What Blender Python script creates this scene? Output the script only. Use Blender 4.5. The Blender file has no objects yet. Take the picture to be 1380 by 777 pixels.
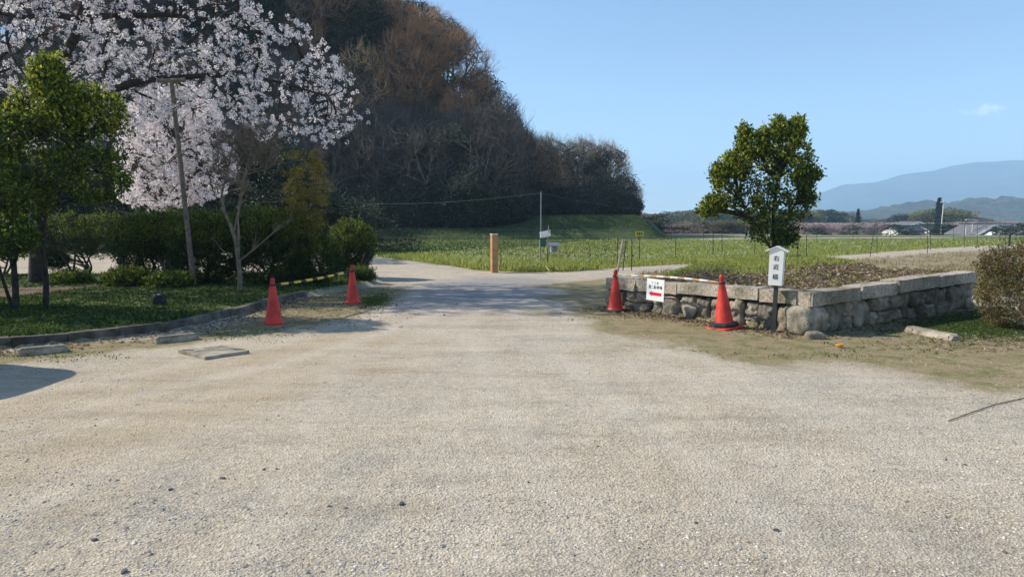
import bpy, bmesh, math, random
import numpy as np
from mathutils import Vector, Matrix, noise as mnoise

# ------------------------------------------------------------------ camera, sky, sun, exposure
S = bpy.context.scene
COL = S.collection
R = math.radians
F, HX, HY, CAMH = 960.0, 690.0, 388.5, 1.5
PITCH = math.atan((388.5 - 302.0) / F)
cam_d = bpy.data.cameras.new('camera'); cam = bpy.data.objects.new('camera', cam_d); COL.objects.link(cam)
cam.location = (0, 0, CAMH); cam.rotation_euler = (math.pi / 2 - PITCH, 0, 0)
cam_d.sensor_width = 36; cam_d.lens = F / 1380 * 36; cam_d.clip_start = 0.05; cam_d.clip_end = 30000
S.camera = cam
SUN_EL = R(38); SUN_AZ = Vector((-0.975, 0.22))
sdir = Vector((SUN_AZ.x, SUN_AZ.y, 0)).normalized() * math.cos(SUN_EL) + Vector((0, 0, math.sin(SUN_EL)))
W = bpy.data.worlds.new('World'); S.world = W; W.use_nodes = True
wn, wl = W.node_tree.nodes, W.node_tree.links
sky = wn.new('ShaderNodeTexSky'); sky.sky_type = 'NISHITA'; sky.sun_disc = False
sky.sun_elevation = SUN_EL; sky.sun_rotation = math.atan2(sdir.x, sdir.y)
sky.altitude = 0; sky.air_density = 1.0; sky.dust_density = 0.15; sky.ozone_density = 3.2
bg = wn['Background']; bg.inputs['Strength'].default_value = 0.13
def cloud_nodes():
    """one small faint cloud high over the mountains, fixed in the sky dome"""
    cx, cy = (1328 - 690) / F, -(149 - 388.5) / F; c, s_ = math.cos(PITCH), math.sin(PITCH)
    dv = Vector((cx, c + cy * s_, cy * c - s_)).normalized(); side = dv.cross(Vector((0, 0, 1))).normalized(); upv = side.cross(dv)
    tc = wn.new('ShaderNodeTexCoord')
    def dot(v):
        n = wn.new('ShaderNodeVectorMath'); n.operation = 'DOT_PRODUCT'; wl.new(tc.outputs['Generated'], n.inputs[0]); n.inputs[1].default_value = v; return n.outputs['Value']
    def mth(op, a, b=0.0):
        n = wn.new('ShaderNodeMath'); n.operation = op
        for i, q in enumerate((a, b)):
            if isinstance(q, (int, float)): n.inputs[i].default_value = q
            else: wl.new(q, n.inputs[i])
        return n.outputs[0]
    nz = wn.new('ShaderNodeTexNoise'); nz.inputs['Scale'].default_value = 70; nz.inputs['Detail'].default_value = 6; wl.new(tc.outputs['Generated'], nz.inputs['Vector'])
    a = mth('DIVIDE', dot(side), .027); b = mth('DIVIDE', mth('SUBTRACT', dot(upv), 0.0), .009)
    r2 = mth('ADD', mth('MULTIPLY', a, a), mth('MULTIPLY', b, b))
    m = mth('SUBTRACT', mth('ADD', 1.0, mth('MULTIPLY', mth('SUBTRACT', nz.outputs[0], .56), 5.0)), r2)
    m = mth('MULTIPLY', mth('MINIMUM', mth('MAXIMUM', m, 0.0), 1.0), .3)
    m = mth('MULTIPLY', m, mth('GREATER_THAN', dot(dv), .9))
    mx = wn.new('ShaderNodeMix'); mx.data_type = 'RGBA'; wl.new(m, mx.inputs[0]); wl.new(sky.outputs[0], mx.inputs[6]); mx.inputs[7].default_value = (9.5, 9.6, 9.9, 1)
    wl.new(mx.outputs[2], bg.inputs[0])
cloud_nodes()
sl = bpy.data.lights.new('sun', 'SUN'); sl.energy = 4.7; sl.angle = R(0.55); sl.color = (1.0, 0.92, 0.79)
so = bpy.data.objects.new('sun', sl); COL.objects.link(so)
so.rotation_euler = (-sdir).to_track_quat('-Z', 'Y').to_euler()
S.view_settings.view_transform = 'Standard'; S.view_settings.look = 'None'
S.view_settings.exposure = 0.5; S.view_settings.gamma = 1.0; S.view_settings.use_curve_mapping = False
S.cycles.max_bounces = 6; S.cycles.transparent_max_bounces = 8; S.cycles.volume_bounces = 2

# ------------------------------------------------------------------ helpers
def ray(px, py):
    cx = (px - HX) / F; cy = -(py - HY) / F; c, s = math.cos(PITCH), math.sin(PITCH)
    return cx, c + cy * s, cy * c - s
def at(px, py, z=0.0):
    x, y, dz = ray(px, py); t = (z - CAMH) / dz
    return (x * t, y * t, z)
def atd(px, py, Y):
    x, y, dz = ray(px, py); t = Y / y
    return (x * t, Y, CAMH + dz * t)

def hash2(ix, iy, seed):
    h = (ix.astype(np.int64) * 374761393 + iy.astype(np.int64) * 668265263 + seed * 1442695041) & 0xffffffff
    h = ((h ^ (h >> 13)) * 1274126177) & 0xffffffff
    return ((h ^ (h >> 16)) & 0xffff) / 65535.0
def vnoise(x, y, seed=0):
    ix, iy = np.floor(x), np.floor(y); fx, fy = x - ix, y - iy
    fx = fx * fx * (3 - 2 * fx); fy = fy * fy * (3 - 2 * fy)
    a = hash2(ix, iy, seed); b = hash2(ix + 1, iy, seed); c = hash2(ix, iy + 1, seed); d = hash2(ix + 1, iy + 1, seed)
    return (a * (1 - fx) + b * fx) * (1 - fy) + (c * (1 - fx) + d * fx) * fy
def fbm(x, y, seed=0, o=4):
    v = 0; a = .5; t = 0
    for i in range(o):
        v = v + a * vnoise(x * 2 ** i, y * 2 ** i, seed + i); t += a; a *= .5
    return v / t
def sstep(a, b, x):
    t = np.clip((x - a) / (b - a), 0, 1); return t * t * (3 - 2 * t)
def polydist(P, x, y):
    """signed distance, positive inside"""
    P = np.array([p[:2] for p in P], float); n = len(P)
    inside = np.zeros(x.shape, bool); dmin = np.full(x.shape, 1e18)
    for i in range(n):
        ax, ay = P[i]; bx, by = P[(i + 1) % n]
        ex, ey = bx - ax, by - ay; L = ex * ex + ey * ey + 1e-12
        t = np.clip(((x - ax) * ex + (y - ay) * ey) / L, 0, 1)
        dmin = np.minimum(dmin, (x - ax - t * ex) ** 2 + (y - ay - t * ey) ** 2)
        cond = ((ay > y) != (by > y))
        xi = (bx - ax) * (y - ay) / ((by - ay) if abs(by - ay) > 1e-12 else 1e-12) + ax
        inside ^= cond & (x < xi)
    d = np.sqrt(dmin)
    return np.where(inside, d, -d)
def linedist(P, x, y):
    P = np.array([p[:2] for p in P], float); dmin = np.full(x.shape, 1e18)
    for i in range(len(P) - 1):
        ax, ay = P[i]; bx, by = P[i + 1]; ex, ey = bx - ax, by - ay; L = ex * ex + ey * ey + 1e-12
        t = np.clip(((x - ax) * ex + (y - ay) * ey) / L, 0, 1)
        dmin = np.minimum(dmin, (x - ax - t * ex) ** 2 + (y - ay - t * ey) ** 2)
    return np.sqrt(dmin)

class MB:
    def __init__(s): s.v = []; s.f = []; s.n = 0
    def add(s, v, f):
        v = np.asarray(v, float).reshape(-1, 3); f = np.asarray(f, np.int64)
        s.v.append(v); s.f.append(f + s.n); s.n += len(v)
    def build(s, name, mat, parent=None, smooth=False, loc=None):
        me = bpy.data.meshes.new(name)
        V = np.concatenate(s.v)
        if loc is not None: V = V - np.array(loc)
        me.vertices.add(len(V)); me.vertices.foreach_set('co', V.astype(np.float32).ravel())
        loops = np.concatenate([f.ravel() for f in s.f]); tot = np.concatenate([np.full(len(f), f.shape[1]) for f in s.f])
        me.loops.add(len(loops)); me.loops.foreach_set('vertex_index', loops.astype(np.int32))
        me.polygons.add(len(tot)); st = np.concatenate([[0], np.cumsum(tot)[:-1]]).astype(np.int32)
        me.polygons.foreach_set('loop_start', st)
        me.polygons.foreach_set('use_smooth', np.full(len(tot), bool(smooth)))
        me.update(calc_edges=True)
        me.materials.append(mat)
        o = bpy.data.objects.new(name, me); COL.objects.link(o)
        if parent: o.parent = parent
        if loc is not None: o.location = loc
        return o
    # shapes
    def box(s, c, size, rot=None, taper=1.0):
        sx, sy, sz = [k / 2 for k in size]
        v = np.array([(x * sx * (taper if z > 0 else 1), y * sy * (taper if z > 0 else 1), z * sz) for z in (-1, 1) for x, y in ((-1, -1), (1, -1), (1, 1), (-1, 1))])
        if rot is not None: v = v @ np.array(rot).T
        s.add(v + np.array(c), [(0, 3, 2, 1), (4, 5, 6, 7), (0, 1, 5, 4), (1, 2, 6, 5), (2, 3, 7, 6), (3, 0, 4, 7)])
    def tubes(s, P, Rr, sides=5):
        P = np.asarray(P, float); Rr = np.asarray(Rr, float); n, m, _ = P.shape
        T = np.gradient(P, axis=1); T /= np.linalg.norm(T, axis=2, keepdims=True) + 1e-9
        ref = np.where(np.abs(T[:, :1, 2:3]) > .9, np.array([[[1., 0, 0]]]), np.array([[[0, 0, 1.]]]))
        ref = np.broadcast_to(ref, T.shape)
        A = np.cross(T, ref); A /= np.linalg.norm(A, axis=2, keepdims=True) + 1e-9
        B = np.cross(T, A)
        ang = np.arange(sides) / sides * 2 * math.pi
        V = P[:, :, None] + Rr[:, :, None, None] * (A[:, :, None] * np.cos(ang)[None, None, :, None] + B[:, :, None] * np.sin(ang)[None, None, :, None])
        base = (np.arange(n) * m * sides)[:, None, None]; i = (np.arange(m - 1) * sides)[None, :, None]; k = np.arange(sides)[None, None, :]; k2 = (k + 1) % sides
        f = np.stack([base + i + k, base + i + k2, base + i + sides + k2, base + i + sides + k], -1).reshape(-1, 4)
        s.add(V.reshape(-1, 3), f)
    def tube(s, pts, r0, r1=None, sides=8, caps=True):
        r1 = r0 if r1 is None else r1; m = len(pts)
        s.tubes([pts], [np.linspace(r0, r1, m)], sides)
        if caps:
            n = s.n
            f1 = np.arange(n - m * sides, n - m * sides + sides)[None, ::-1]; f2 = np.arange(n - sides, n)[None, :]
            s.f.append(f1); s.f.append(f2)
    def leaves(s, C, D, L, Wd, N=None, fold=.25):
        """rhombic leaf cards: centre base C, direction D"""
        n = len(C); D = D / (np.linalg.norm(D, axis=1, keepdims=True) + 1e-9)
        if N is None: N = rs.normal(size=(n, 3))
        X = np.cross(D, N); X /= np.linalg.norm(X, axis=1, keepdims=True) + 1e-9
        Z = np.cross(X, D)
        L = np.asarray(L).reshape(-1, 1); Wd = np.asarray(Wd).reshape(-1, 1)
        a = C; c = C + D * L; m = C + D * L * .45 + Z * Wd * fold
        V = np.stack([a, m + X * Wd * .5, c, m - X * Wd * .5], 1)
        s.add(V.reshape(-1, 3), np.arange(n * 4).reshape(n, 4))
rs = np.random.RandomState(7)
rnd = random.Random(5)

def tag(o, label=None, cat=None, group=None, kind=None):
    if label: o['label'] = label
    if cat: o['category'] = cat
    if group: o['group'] = group
    if kind: o['kind'] = kind
    return o
def empty(name, loc, rz=0):
    o = bpy.data.objects.new(name, None); COL.objects.link(o); o.location = loc; o.rotation_euler = (0, 0, rz)
    o.empty_display_size = .2
    return o
def copy_tree(o, parent=None):
    c = o.copy(); COL.objects.link(c)
    if parent: c.parent = parent
    for ch in list(o.children): copy_tree(ch, c)
    return c
def rotz(a):
    c, s = math.cos(a), math.sin(a); return np.array([[c, -s, 0], [s, c, 0], [0, 0, 1.]])

# ------------------------------------------------------------------ materials
def nmat(name):
    m = bpy.data.materials.new(name); m.use_nodes = True
    return m, m.node_tree.nodes, m.node_tree.links, m.node_tree.nodes['Principled BSDF']
def ramp(nodes, stops):
    r = nodes.new('ShaderNodeValToRGB'); e = r.color_ramp.elements
    while len(e) < len(stops): e.new(.5)
    for el, (p, c) in zip(e, stops): el.position = p; el.color = (*c, 1) if len(c) == 3 else c
    return r
def surf(name, c1, c2=None, scale=8, rough=.7, bump=.0, bscale=40, detail=6, spec=.3, metal=0, c3=None, vary=0):
    m, n, l, b = nmat(name)
    b.inputs['Roughness'].default_value = rough; b.inputs['Metallic'].default_value = metal
    b.inputs['Specular IOR Level'].default_value = spec
    tc = n.new('ShaderNodeTexCoord')
    if c2 is None: c2 = tuple(k * .8 for k in c1)
    nt = n.new('ShaderNodeTexNoise'); nt.inputs['Scale'].default_value = scale; nt.inputs['Detail'].default_value = detail
    l.new(tc.outputs['Object'], nt.inputs['Vector'])
    st = [(.3, c2), (.65, c1)] + ([(.8, c3)] if c3 else [])
    r = ramp(n, st); l.new(nt.outputs[0], r.inputs[0]); l.new(r.outputs[0], b.inputs['Base Color'])
    if vary:
        oi = n.new('ShaderNodeObjectInfo'); vr = ramp(n, [(0, (1 - vary, 1 - vary, 1 - vary)), (.5, (1, .97, .92)), (1, (1 + vary * .5,) * 3)]); l.new(oi.outputs['Random'], vr.inputs[0])
        big = n.new('ShaderNodeTexNoise'); big.inputs['Scale'].default_value = 2.2; big.inputs['Detail'].default_value = 8; l.new(tc.outputs['Object'], big.inputs['Vector'])
        br = ramp(n, [(.38, (.45, .47, .4)), (.55, (1, 1, 1))]); l.new(big.outputs[0], br.inputs[0])
        x1 = n.new('ShaderNodeMix'); x1.data_type = 'RGBA'; x1.blend_type = 'MULTIPLY'; x1.inputs[0].default_value = 1; l.new(r.outputs[0], x1.inputs[6]); l.new(vr.outputs[0], x1.inputs[7])
        x2 = n.new('ShaderNodeMix'); x2.data_type = 'RGBA'; x2.blend_type = 'MULTIPLY'; x2.inputs[0].default_value = .8; l.new(x1.outputs[2], x2.inputs[6]); l.new(br.outputs[0], x2.inputs[7]); l.new(x2.outputs[2], b.inputs['Base Color'])
    if bump:
        n2 = n.new('ShaderNodeTexNoise'); n2.inputs['Scale'].default_value = bscale; n2.inputs['Detail'].default_value = 5
        l.new(tc.outputs['Object'], n2.inputs['Vector'])
        bp = n.new('ShaderNodeBump'); bp.inputs['Distance'].default_value = bump; bp.inputs['Strength'].default_value = .8
        l.new(n2.outputs[0], bp.inputs['Height']); l.new(bp.outputs[0], b.inputs['Normal'])
    return m
def leafmat(name, stops, trans=.3, rough=.45, spec=.35):
    m, n, l, b = nmat(name)
    g = n.new('ShaderNodeNewGeometry')
    r = ramp(n, stops); l.new(g.outputs['Random Per Island'], r.inputs[0])
    l.new(r.outputs[0], b.inputs['Base Color']); b.inputs['Roughness'].default_value = rough
    b.inputs['Specular IOR Level'].default_value = spec
    t = n.new('ShaderNodeBsdfTranslucent'); l.new(r.outputs[0], t.inputs[0])
    mx = n.new('ShaderNodeMixShader'); mx.inputs[0].default_value = trans
    l.new(b.outputs[0], mx.inputs[1]); l.new(t.outputs[0], mx.inputs[2])
    l.new(mx.outputs[0], n['Material Output'].inputs[0])
    return m

M = {}
M['bark'] = surf('bark_dark', (.06, .05, .042), (.02, .017, .015), 12, .9, .01, 30)
M['bark_grey'] = surf('bark_grey', (.34, .3, .255), (.16, .14, .12), 14, .9, .006, 40)
M['bark_sapling'] = surf('bark_sapling', (.25, .2, .155), (.11, .09, .07), 14, .9, .006, 40)
M['bark_forest'] = surf('bark_forest', (.2, .17, .145), (.09, .078, .066), 3, .9)
M['twig_tan'] = surf('twig_tan', (.66, .43, .23), (.42, .27, .16), .4, .9)
M['twig_brown'] = surf('twig_brown', (.46, .25, .125), (.24, .14, .08), .4, .9)
M['twig_grey'] = surf('twig_grey', (.13, .108, .095), (.055, .046, .042), .4, .9)
M['blossom'] = leafmat('blossom', [(0, (.66, .55, .55)), (.4, (.9, .85, .85)), (.9, (.96, .94, .94)), (1, (.74, .52, .52))], .48, .8, .1)
M['leaf_green'] = leafmat('leaf_green', [(0, (.025, .05, .01)), (.5, (.065, .11, .018)), (.8, (.14, .2, .025)), (1, (.3, .33, .04))], .4, .42, .2)
M['leaf_lit_tip'] = leafmat('leaf_lit_tip', [(0, (.16, .22, .025)), (.6, (.36, .38, .04)), (1, (.55, .48, .07))], .45, .45, .2)  # yellow-green tips with sunlight put into the colour
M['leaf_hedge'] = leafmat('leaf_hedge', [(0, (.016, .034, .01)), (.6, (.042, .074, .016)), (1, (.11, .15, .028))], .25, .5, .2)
M['leaf_hedge_lit_tip'] = leafmat('leaf_hedge_lit_tip', [(0, (.1, .15, .025)), (1, (.26, .28, .05))], .4, .5, .2)  # sunlit hedge tops, brightness put into the leaf colour
M['leaf_olive'] = leafmat('leaf_olive', [(0, (.14, .13, .035)), (.6, (.28, .24, .06)), (1, (.42, .3, .1))], .4, .7, .1)
M['leaf_ever'] = leafmat('leaf_ever', [(0, (.01, .02, .01)), (.6, (.025, .042, .018)), (1, (.06, .08, .03))], .2, .6)
M['leaf_scrub'] = leafmat('leaf_scrub', [(0, (.03, .04, .025)), (.6, (.07, .08, .05)), (1, (.13, .13, .09))], .25, .7)
M['leaf_red'] = leafmat('leaf_red', [(0, (.04, .06, .015)), (.4, (.1, .11, .025)), (.75, (.2, .15, .04)), (1, (.24, .06, .03))], .3, .45)
M['leaf_farpink'] = leafmat('leaf_farpink', [(0, (.3, .22, .2)), (1, (.62, .48, .47))], .4, .8)
M['leaf_fargrey'] = leafmat('leaf_fargrey', [(0, (.2, .17, .15)), (1, (.42, .36, .32))], .4, .8)
M['leaf_farolive'] = leafmat('leaf_farolive', [(0, (.12, .14, .04)), (.7, (.28, .27, .08)), (1, (.45, .36, .1))], .4, .8)
M['grass'] = leafmat('grass_blade', [(0, (.02, .045, .01)), (.5, (.05, .095, .016)), (.85, (.12, .18, .03)), (1, (.24, .24, .08))], .35, .6)
M['grass_field'] = leafmat('grass_field', [(0, (.17, .22, .045)), (.5, (.36, .39, .09)), (.85, (.5, .5, .15)), (1, (.62, .57, .27))], .5, .7, .1)
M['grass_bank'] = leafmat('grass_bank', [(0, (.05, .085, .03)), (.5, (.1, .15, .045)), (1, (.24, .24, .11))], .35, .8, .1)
M['grass_dry'] = leafmat('grass_dry', [(0, (.18, .13, .06)), (.6, (.34, .26, .13)), (1, (.5, .42, .25))], .3, .8)
M['leaf_farscrub'] = leafmat('leaf_farscrub', [(0, (.07, .08, .045)), (1, (.22, .22, .13))], .35, .8)
M['flower'] = leafmat('flower_white', [(0, (.6, .6, .3)), (.5, (.75, .74, .45)), (1, (.85, .83, .62))], .3, .8)
M['litter'] = leafmat('leaf_litter', [(0, (.07, .045, .025)), (.5, (.2, .13, .075)), (.85, (.36, .27, .18)), (1, (.5, .42, .32))], .15, .8)
M['pebble'] = leafmat('pebble', [(0, (.2, .18, .16)), (.15, (.36, .32, .27)), (.7, (.52, .47, .4)), (1, (.7, .66, .6))], 0, .9)
M['stone'] = surf('granite_boulder', (.36, .32, .26), (.16, .14, .11), 9, .95, .035, 16, c3=(.5, .45, .37), vary=.4)
M['cap'] = surf('granite_cap', (.52, .46, .38), (.2, .175, .14), 30, .95, .012, 60, c3=(.6, .54, .46), vary=.25)
M['soil'] = surf('dark_soil', (.06, .045, .03), (.03, .022, .016), 5, 1)
M['kerb'] = surf('kerb_concrete', (.2, .185, .16), (.075, .07, .06), 7, .95, .015, 30, vary=.3)
M['concrete'] = surf('concrete_pale', (.42, .38, .31), (.2, .18, .145), 9, .95, .006, 60, vary=.15)
M['cone_red'] = surf('cone_red', (.8, .05, .032), (.58, .055, .04), 9, .5, .001, 30, spec=.35, vary=.12)
M['rubber'] = surf('black_rubber', (.035, .035, .038), (.02, .02, .022), 20, .7)
M['yellow'] = surf('yellow_plastic', (.75, .56, .09), (.6, .45, .07), 20, .5)
M['white'] = surf('white_paint', (.82, .82, .8), (.74, .74, .71), 10, .5)
M['offwhite'] = surf('faded_white', (.7, .66, .6), (.55, .5, .44), 12, .6)
M['orange'] = surf('faded_orange', (.55, .3, .12), (.45, .24, .1), 12, .6)
M['ink'] = surf('black_ink', (.03, .03, .03), (.02, .02, .02), 10, .6)
M['ink_soft'] = surf('faded_ink', (.3, .3, .32), (.24, .24, .26), 10, .6)
M['red_print'] = surf('red_print', (.62, .02, .05), (.55, .02, .045), 10, .6)
M['steel_dark'] = surf('dark_steel', (.05, .05, .05), (.03, .03, .03), 10, .5)
M['galv'] = surf('galvanised', (.38, .4, .42), (.26, .28, .3), 10, .45, metal=.6)
M['wood_new'] = surf('new_wood', (.48, .27, .13), (.34, .17, .08), 6, .7)
M['wood_old'] = surf('weathered_wood', (.42, .36, .29), (.25, .21, .16), 9, .85)
M['green_box'] = surf('green_enamel', (.03, .15, .1), (.02, .11, .08), 9, .4)
M['panel'] = surf('solar_panel', (.3, .33, .36), (.22, .25, .28), 9, .25)
M['roof_grey'] = surf('roof_tile_grey', (.17, .17, .175), (.1, .1, .11), 2, .7)
M['roof_dark'] = surf('roof_tile_dark', (.05, .055, .065), (.035, .04, .045), 2, .5)
M['plaster'] = surf('white_plaster', (.7, .68, .64), (.6, .58, .54), 2, .8)
M['wall_grey'] = surf('grey_wall', (.3, .29, .3), (.24, .23, .24), 2, .8)
M['glass'] = surf('dark_glass', (.03, .035, .04), (.02, .025, .03), 2, .1, spec=.6)
M['car_paint'] = surf('silver_paint', (.5, .5, .52), (.48, .48, .5), 2, .3, metal=.4)
M['orange_peel'] = surf('orange_peel', (.75, .35, .03), (.6, .28, .03), 20, .5)

# ------------------------------------------------------------------ terrain
KERB_PX = [(-500, 530), (-250, 494), (-100, 480), (0, 470), (120, 460), (230, 447), (300, 431), (350, 417), (385, 407), (415, 400)]
KERB = [at(*p) for p in KERB_PX]
VERGE = KERB + [at(455, 392), at(500, 386), at(515, 377), at(500, 370), at(400, 369), at(200, 371), at(0, 373), at(-300, 376), at(-700, 380), (-30, 12, 0), (-16, 6, 0)]
WA = np.array(at(815, 414)[:2]); WC = np.array(at(1092, 452)[:2]); WB = np.array(at(1316, 416)[:2])
BED = [WA, WC, WB, (9.2, 14.5), (9.6, 17.5), (8.5, 19.6), (5.5, 20.2), (3.2, 18.6), (2.2, 15.6)]
FIELD = [at(-300, 341), at(100, 342), at(480, 342), at(505, 347), at(560, 352), at(610, 359), at(650, 365), at(700, 366.5), at(760, 366), at(860, 360), at(1000, 353), at(1100, 348), at(1240, 337), at(1500, 328), (300, 76, 0), (300, 400, 0), (-300, 400, 0)]
DRY = [at(850, 369), at(1000, 357), at(1240, 341), at(1450, 333), at(1500, 375), at(1500, 430), at(1420, 462), at(1330, 452), at(1250, 440), at(1200, 430), at(1000, 400)]
TRACK = [at(640, 368), at(760, 371), at(870, 362.5), at(1000, 355), at(1100, 350), at(1170, 344.5), at(1240, 339), at(1320, 333), at(1500, 325)]
FARTRACK = [(19, 71, 0), (26, 76, 0), (48, 80, 0)]
MOSS_R = [at(740, 385), at(812, 375), at(1090, 440), at(1320, 415), at(1600, 430), at(1600, 520), at(1250, 505), at(1000, 480), at(870, 460), at(780, 425)]
MOSS_L = [at(-400, 530), at(0, 478), at(230, 455), at(300, 440), at(410, 402), at(530, 382), at(545, 398), at(480, 425), at(380, 450), at(230, 468), at(0, 492), at(-400, 560)]
SMOOTH = [at(-500, 600), at(0, 520), at(250, 478), at(430, 440), at(530, 425), at(600, 430), at(560, 470), at(420, 520), at(200, 590), at(0, 660), at(-500, 900)]
RUTS = [[at(-400, 700), at(0, 575), at(200, 530), at(380, 488), at(520, 448), at(600, 415), at(610, 390), at(560, 368)], [at(-400, 620), at(0, 535), at(200, 500), at(360, 466), at(480, 436), at(540, 415), at(560, 392), at(530, 370)],
        [at(1250, 900), at(1040, 700), at(860, 560), at(740, 470), at(690, 420), at(650, 390), at(600, 370)], [at(850, 900), at(760, 700), at(680, 560), at(640, 470), at(630, 420), at(610, 390), at(575, 370)],
        [at(1700, 640), at(1380, 585), at(1050, 540), at(850, 490), at(730, 440), at(680, 405), at(640, 380)], [at(1700, 560), at(1380, 530), at(1100, 505), at(900, 472), at(780, 432), at(720, 400), at(680, 378)]]
SHADE_GREY = [at(545, 384), at(640, 374), at(740, 374), at(770, 390), at(740, 408), at(640, 412), at(560, 410)]  # grey gravel tone painted where the cherry's dappled shade falls

def height(x, y):
    x = np.asarray(x, float); y = np.asarray(y, float)
    z = .035 * (fbm(x * .35, y * .35, 3) - .5) * sstep(1, 6, np.hypot(x, y)) * (1 - sstep(60, 100, y) * .0)
    z = z + .012 * (fbm(x * 3, y * 3, 9, 3) - .5)
    dv = polydist(VERGE, x, y)
    z = z + .09 * sstep(0, .12, dv) + .05 * sstep(.3, 3, dv) * fbm(x * .8, y * .8, 5)
    # raised bed
    db = polydist(BED, x, y)
    dw = np.minimum(linedist([WA, WC, WB], x, y), 9)
    edge = np.where(dw < db + .05, sstep(.12, .3, db), sstep(0, 2.0, db))
    top = .50 + .10 * sstep(0, 5, db) * 1.0 + .13 * sstep(9, 13, y) * sstep(4, 8, x) - .03 * sstep(0, 1, 3.4 - x) + .05 * (fbm(x * 1.3, y * 1.3, 15) - .5)
    z = z + edge * top
    # right-hand dry grass rise
    # terraces in front of the wood
    sx = 15.6 + (y - 72) * .22 - x
    s = np.minimum(y - 70, sx * 1.2)
    left = sstep(6, -3, x)
    za = 1.0 * sstep(0, 2.5, s) + 1.3 * sstep(6, 9.5, s)
    zb = 2.35 * sstep(0, 4.2, s)
    z = z + np.where(s > -1, za * left + zb * (1 - left), 0)
    # wooded hill
    q = np.abs((x + 47) / 50) ** 3 + np.abs((y - 112) / 33) ** 3
    z = z + 22 * sstep(1.0, .30, q)
    z = z - 2.7 * sstep(99, 112, y) * sstep(42, 58, x)
    return z

gu = np.linspace(-1.9, 1.9, 560)
d = [-5.0]
while d[-1] < 3600:
    k = .011 if d[-1] < 45 else .022
    d.append(d[-1] + k * (d[-1] + 6.5))
gd = np.array(d)
GX = gu[None, :] * (gd[:, None] + 7); GY = np.repeat(gd[:, None], len(gu), 1)
GZ = height(GX, GY)
nr, nc = GX.shape
idx = np.arange(nr * nc).reshape(nr, nc)
gm = MB(); gm.add(np.stack([GX, GY, GZ], -1), np.stack([idx[:-1, :-1], idx[:-1, 1:], idx[1:, 1:], idx[1:, :-1]], -1).reshape(-1, 4))

def masks(x, y):
    wob = (fbm(x * 1.1, y * 1.1, 21) - .5); wob2 = (fbm(x * 5, y * 5, 23) - .5)
    dv = polydist(VERGE, x, y); dbed = polydist(BED, x, y); df = polydist(FIELD, x, y); dd = polydist(DRY, x, y)
    sx = 15.6 + (y - 72) * .22 - x; s = np.minimum(y - 70, sx)
    dt = linedist(TRACK, x, y); dft = linedist(FARTRACK, x, y)
    grass = np.maximum(sstep(-.1, .3, dv + wob * .4) * sstep(5.6, 3.8, dv + 2 * wob), sstep(-.3, .6, df + wob * 1.5))
    dwl = linedist([WA, WC, WB], x, y)
    grass = np.maximum(grass, sstep(2.7, 3.8, dwl + wob * 2) * sstep(0, .4, dbed))
    grass = np.maximum(grass, .75 * sstep(-.5, .4, dd + wob) * sstep(-.1, -.6, dbed))
    road_w = np.clip(1 - sstep(.9, 1.5, dt + wob * 1.2), 0, 1) * sstep(22, 26, x + y)
    grass = grass * (1 - road_w * sstep(0, -.3, dbed)) * (1 - sstep(2.2, 1.2, dft + wob))
    far = sstep(82, 95, y + wob * 10)
    litter = np.maximum(sstep(0, .3, dbed) * sstep(3.8, 2.7, dwl + wob * 2), sstep(4.0, 5.5, dv + 2 * wob))
    hill = sstep(8.5, 11, s)
    litter = np.maximum(litter, sstep(78, 80, y + 4 * wob) * sstep(1.05, .95, np.abs((x + 47) / 53) ** 3 + np.abs((y - 112) / 35) ** 3))
    moss = np.maximum(sstep(-.9, .5, polydist(MOSS_R, x, y) + wob * 2.2), sstep(-.35, .3, polydist(MOSS_L, x, y) + wob * .9 + wob2 * .4))
    grey = sstep(-1.0, .7, polydist(SHADE_GREY, x, y) + wob * 2) * .9
    dry = sstep(-.5, .6, dd + wob * 2) * sstep(.2, -.2, dbed)
    rut = np.zeros_like(x)
    for j, L_ in enumerate(RUTS):
        dl = linedist(L_, x, y) + .12 * wob
        rut = np.maximum(rut, np.exp(-(dl / .16) ** 2) * (.55 + .9 * (fbm(x * .6, y * .6, 90 + j) - .3)))
        rut = np.maximum(rut, np.exp(-((dl - 1.5) / .16) ** 2) * (.4 + .9 * (fbm(x * .6, y * .6, 190 + j) - .3)) * .8)
    smooth = sstep(-.8, .8, polydist(SMOOTH, x, y) + wob * 2)
    litter = np.maximum(litter, .55 * sstep(.1, .5, dv) * sstep(.25, .75, fbm(x * 1.4, y * 1.4, 33)))
    return dict(m_rut=rut, m_smooth=smooth, m_grass=grass, m_litter=litter, m_moss=moss, m_shade_grey=grey, m_dry=dry, m_far=far, m_hill=np.clip(sstep(-1, 1, s), 0, 1))

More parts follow.
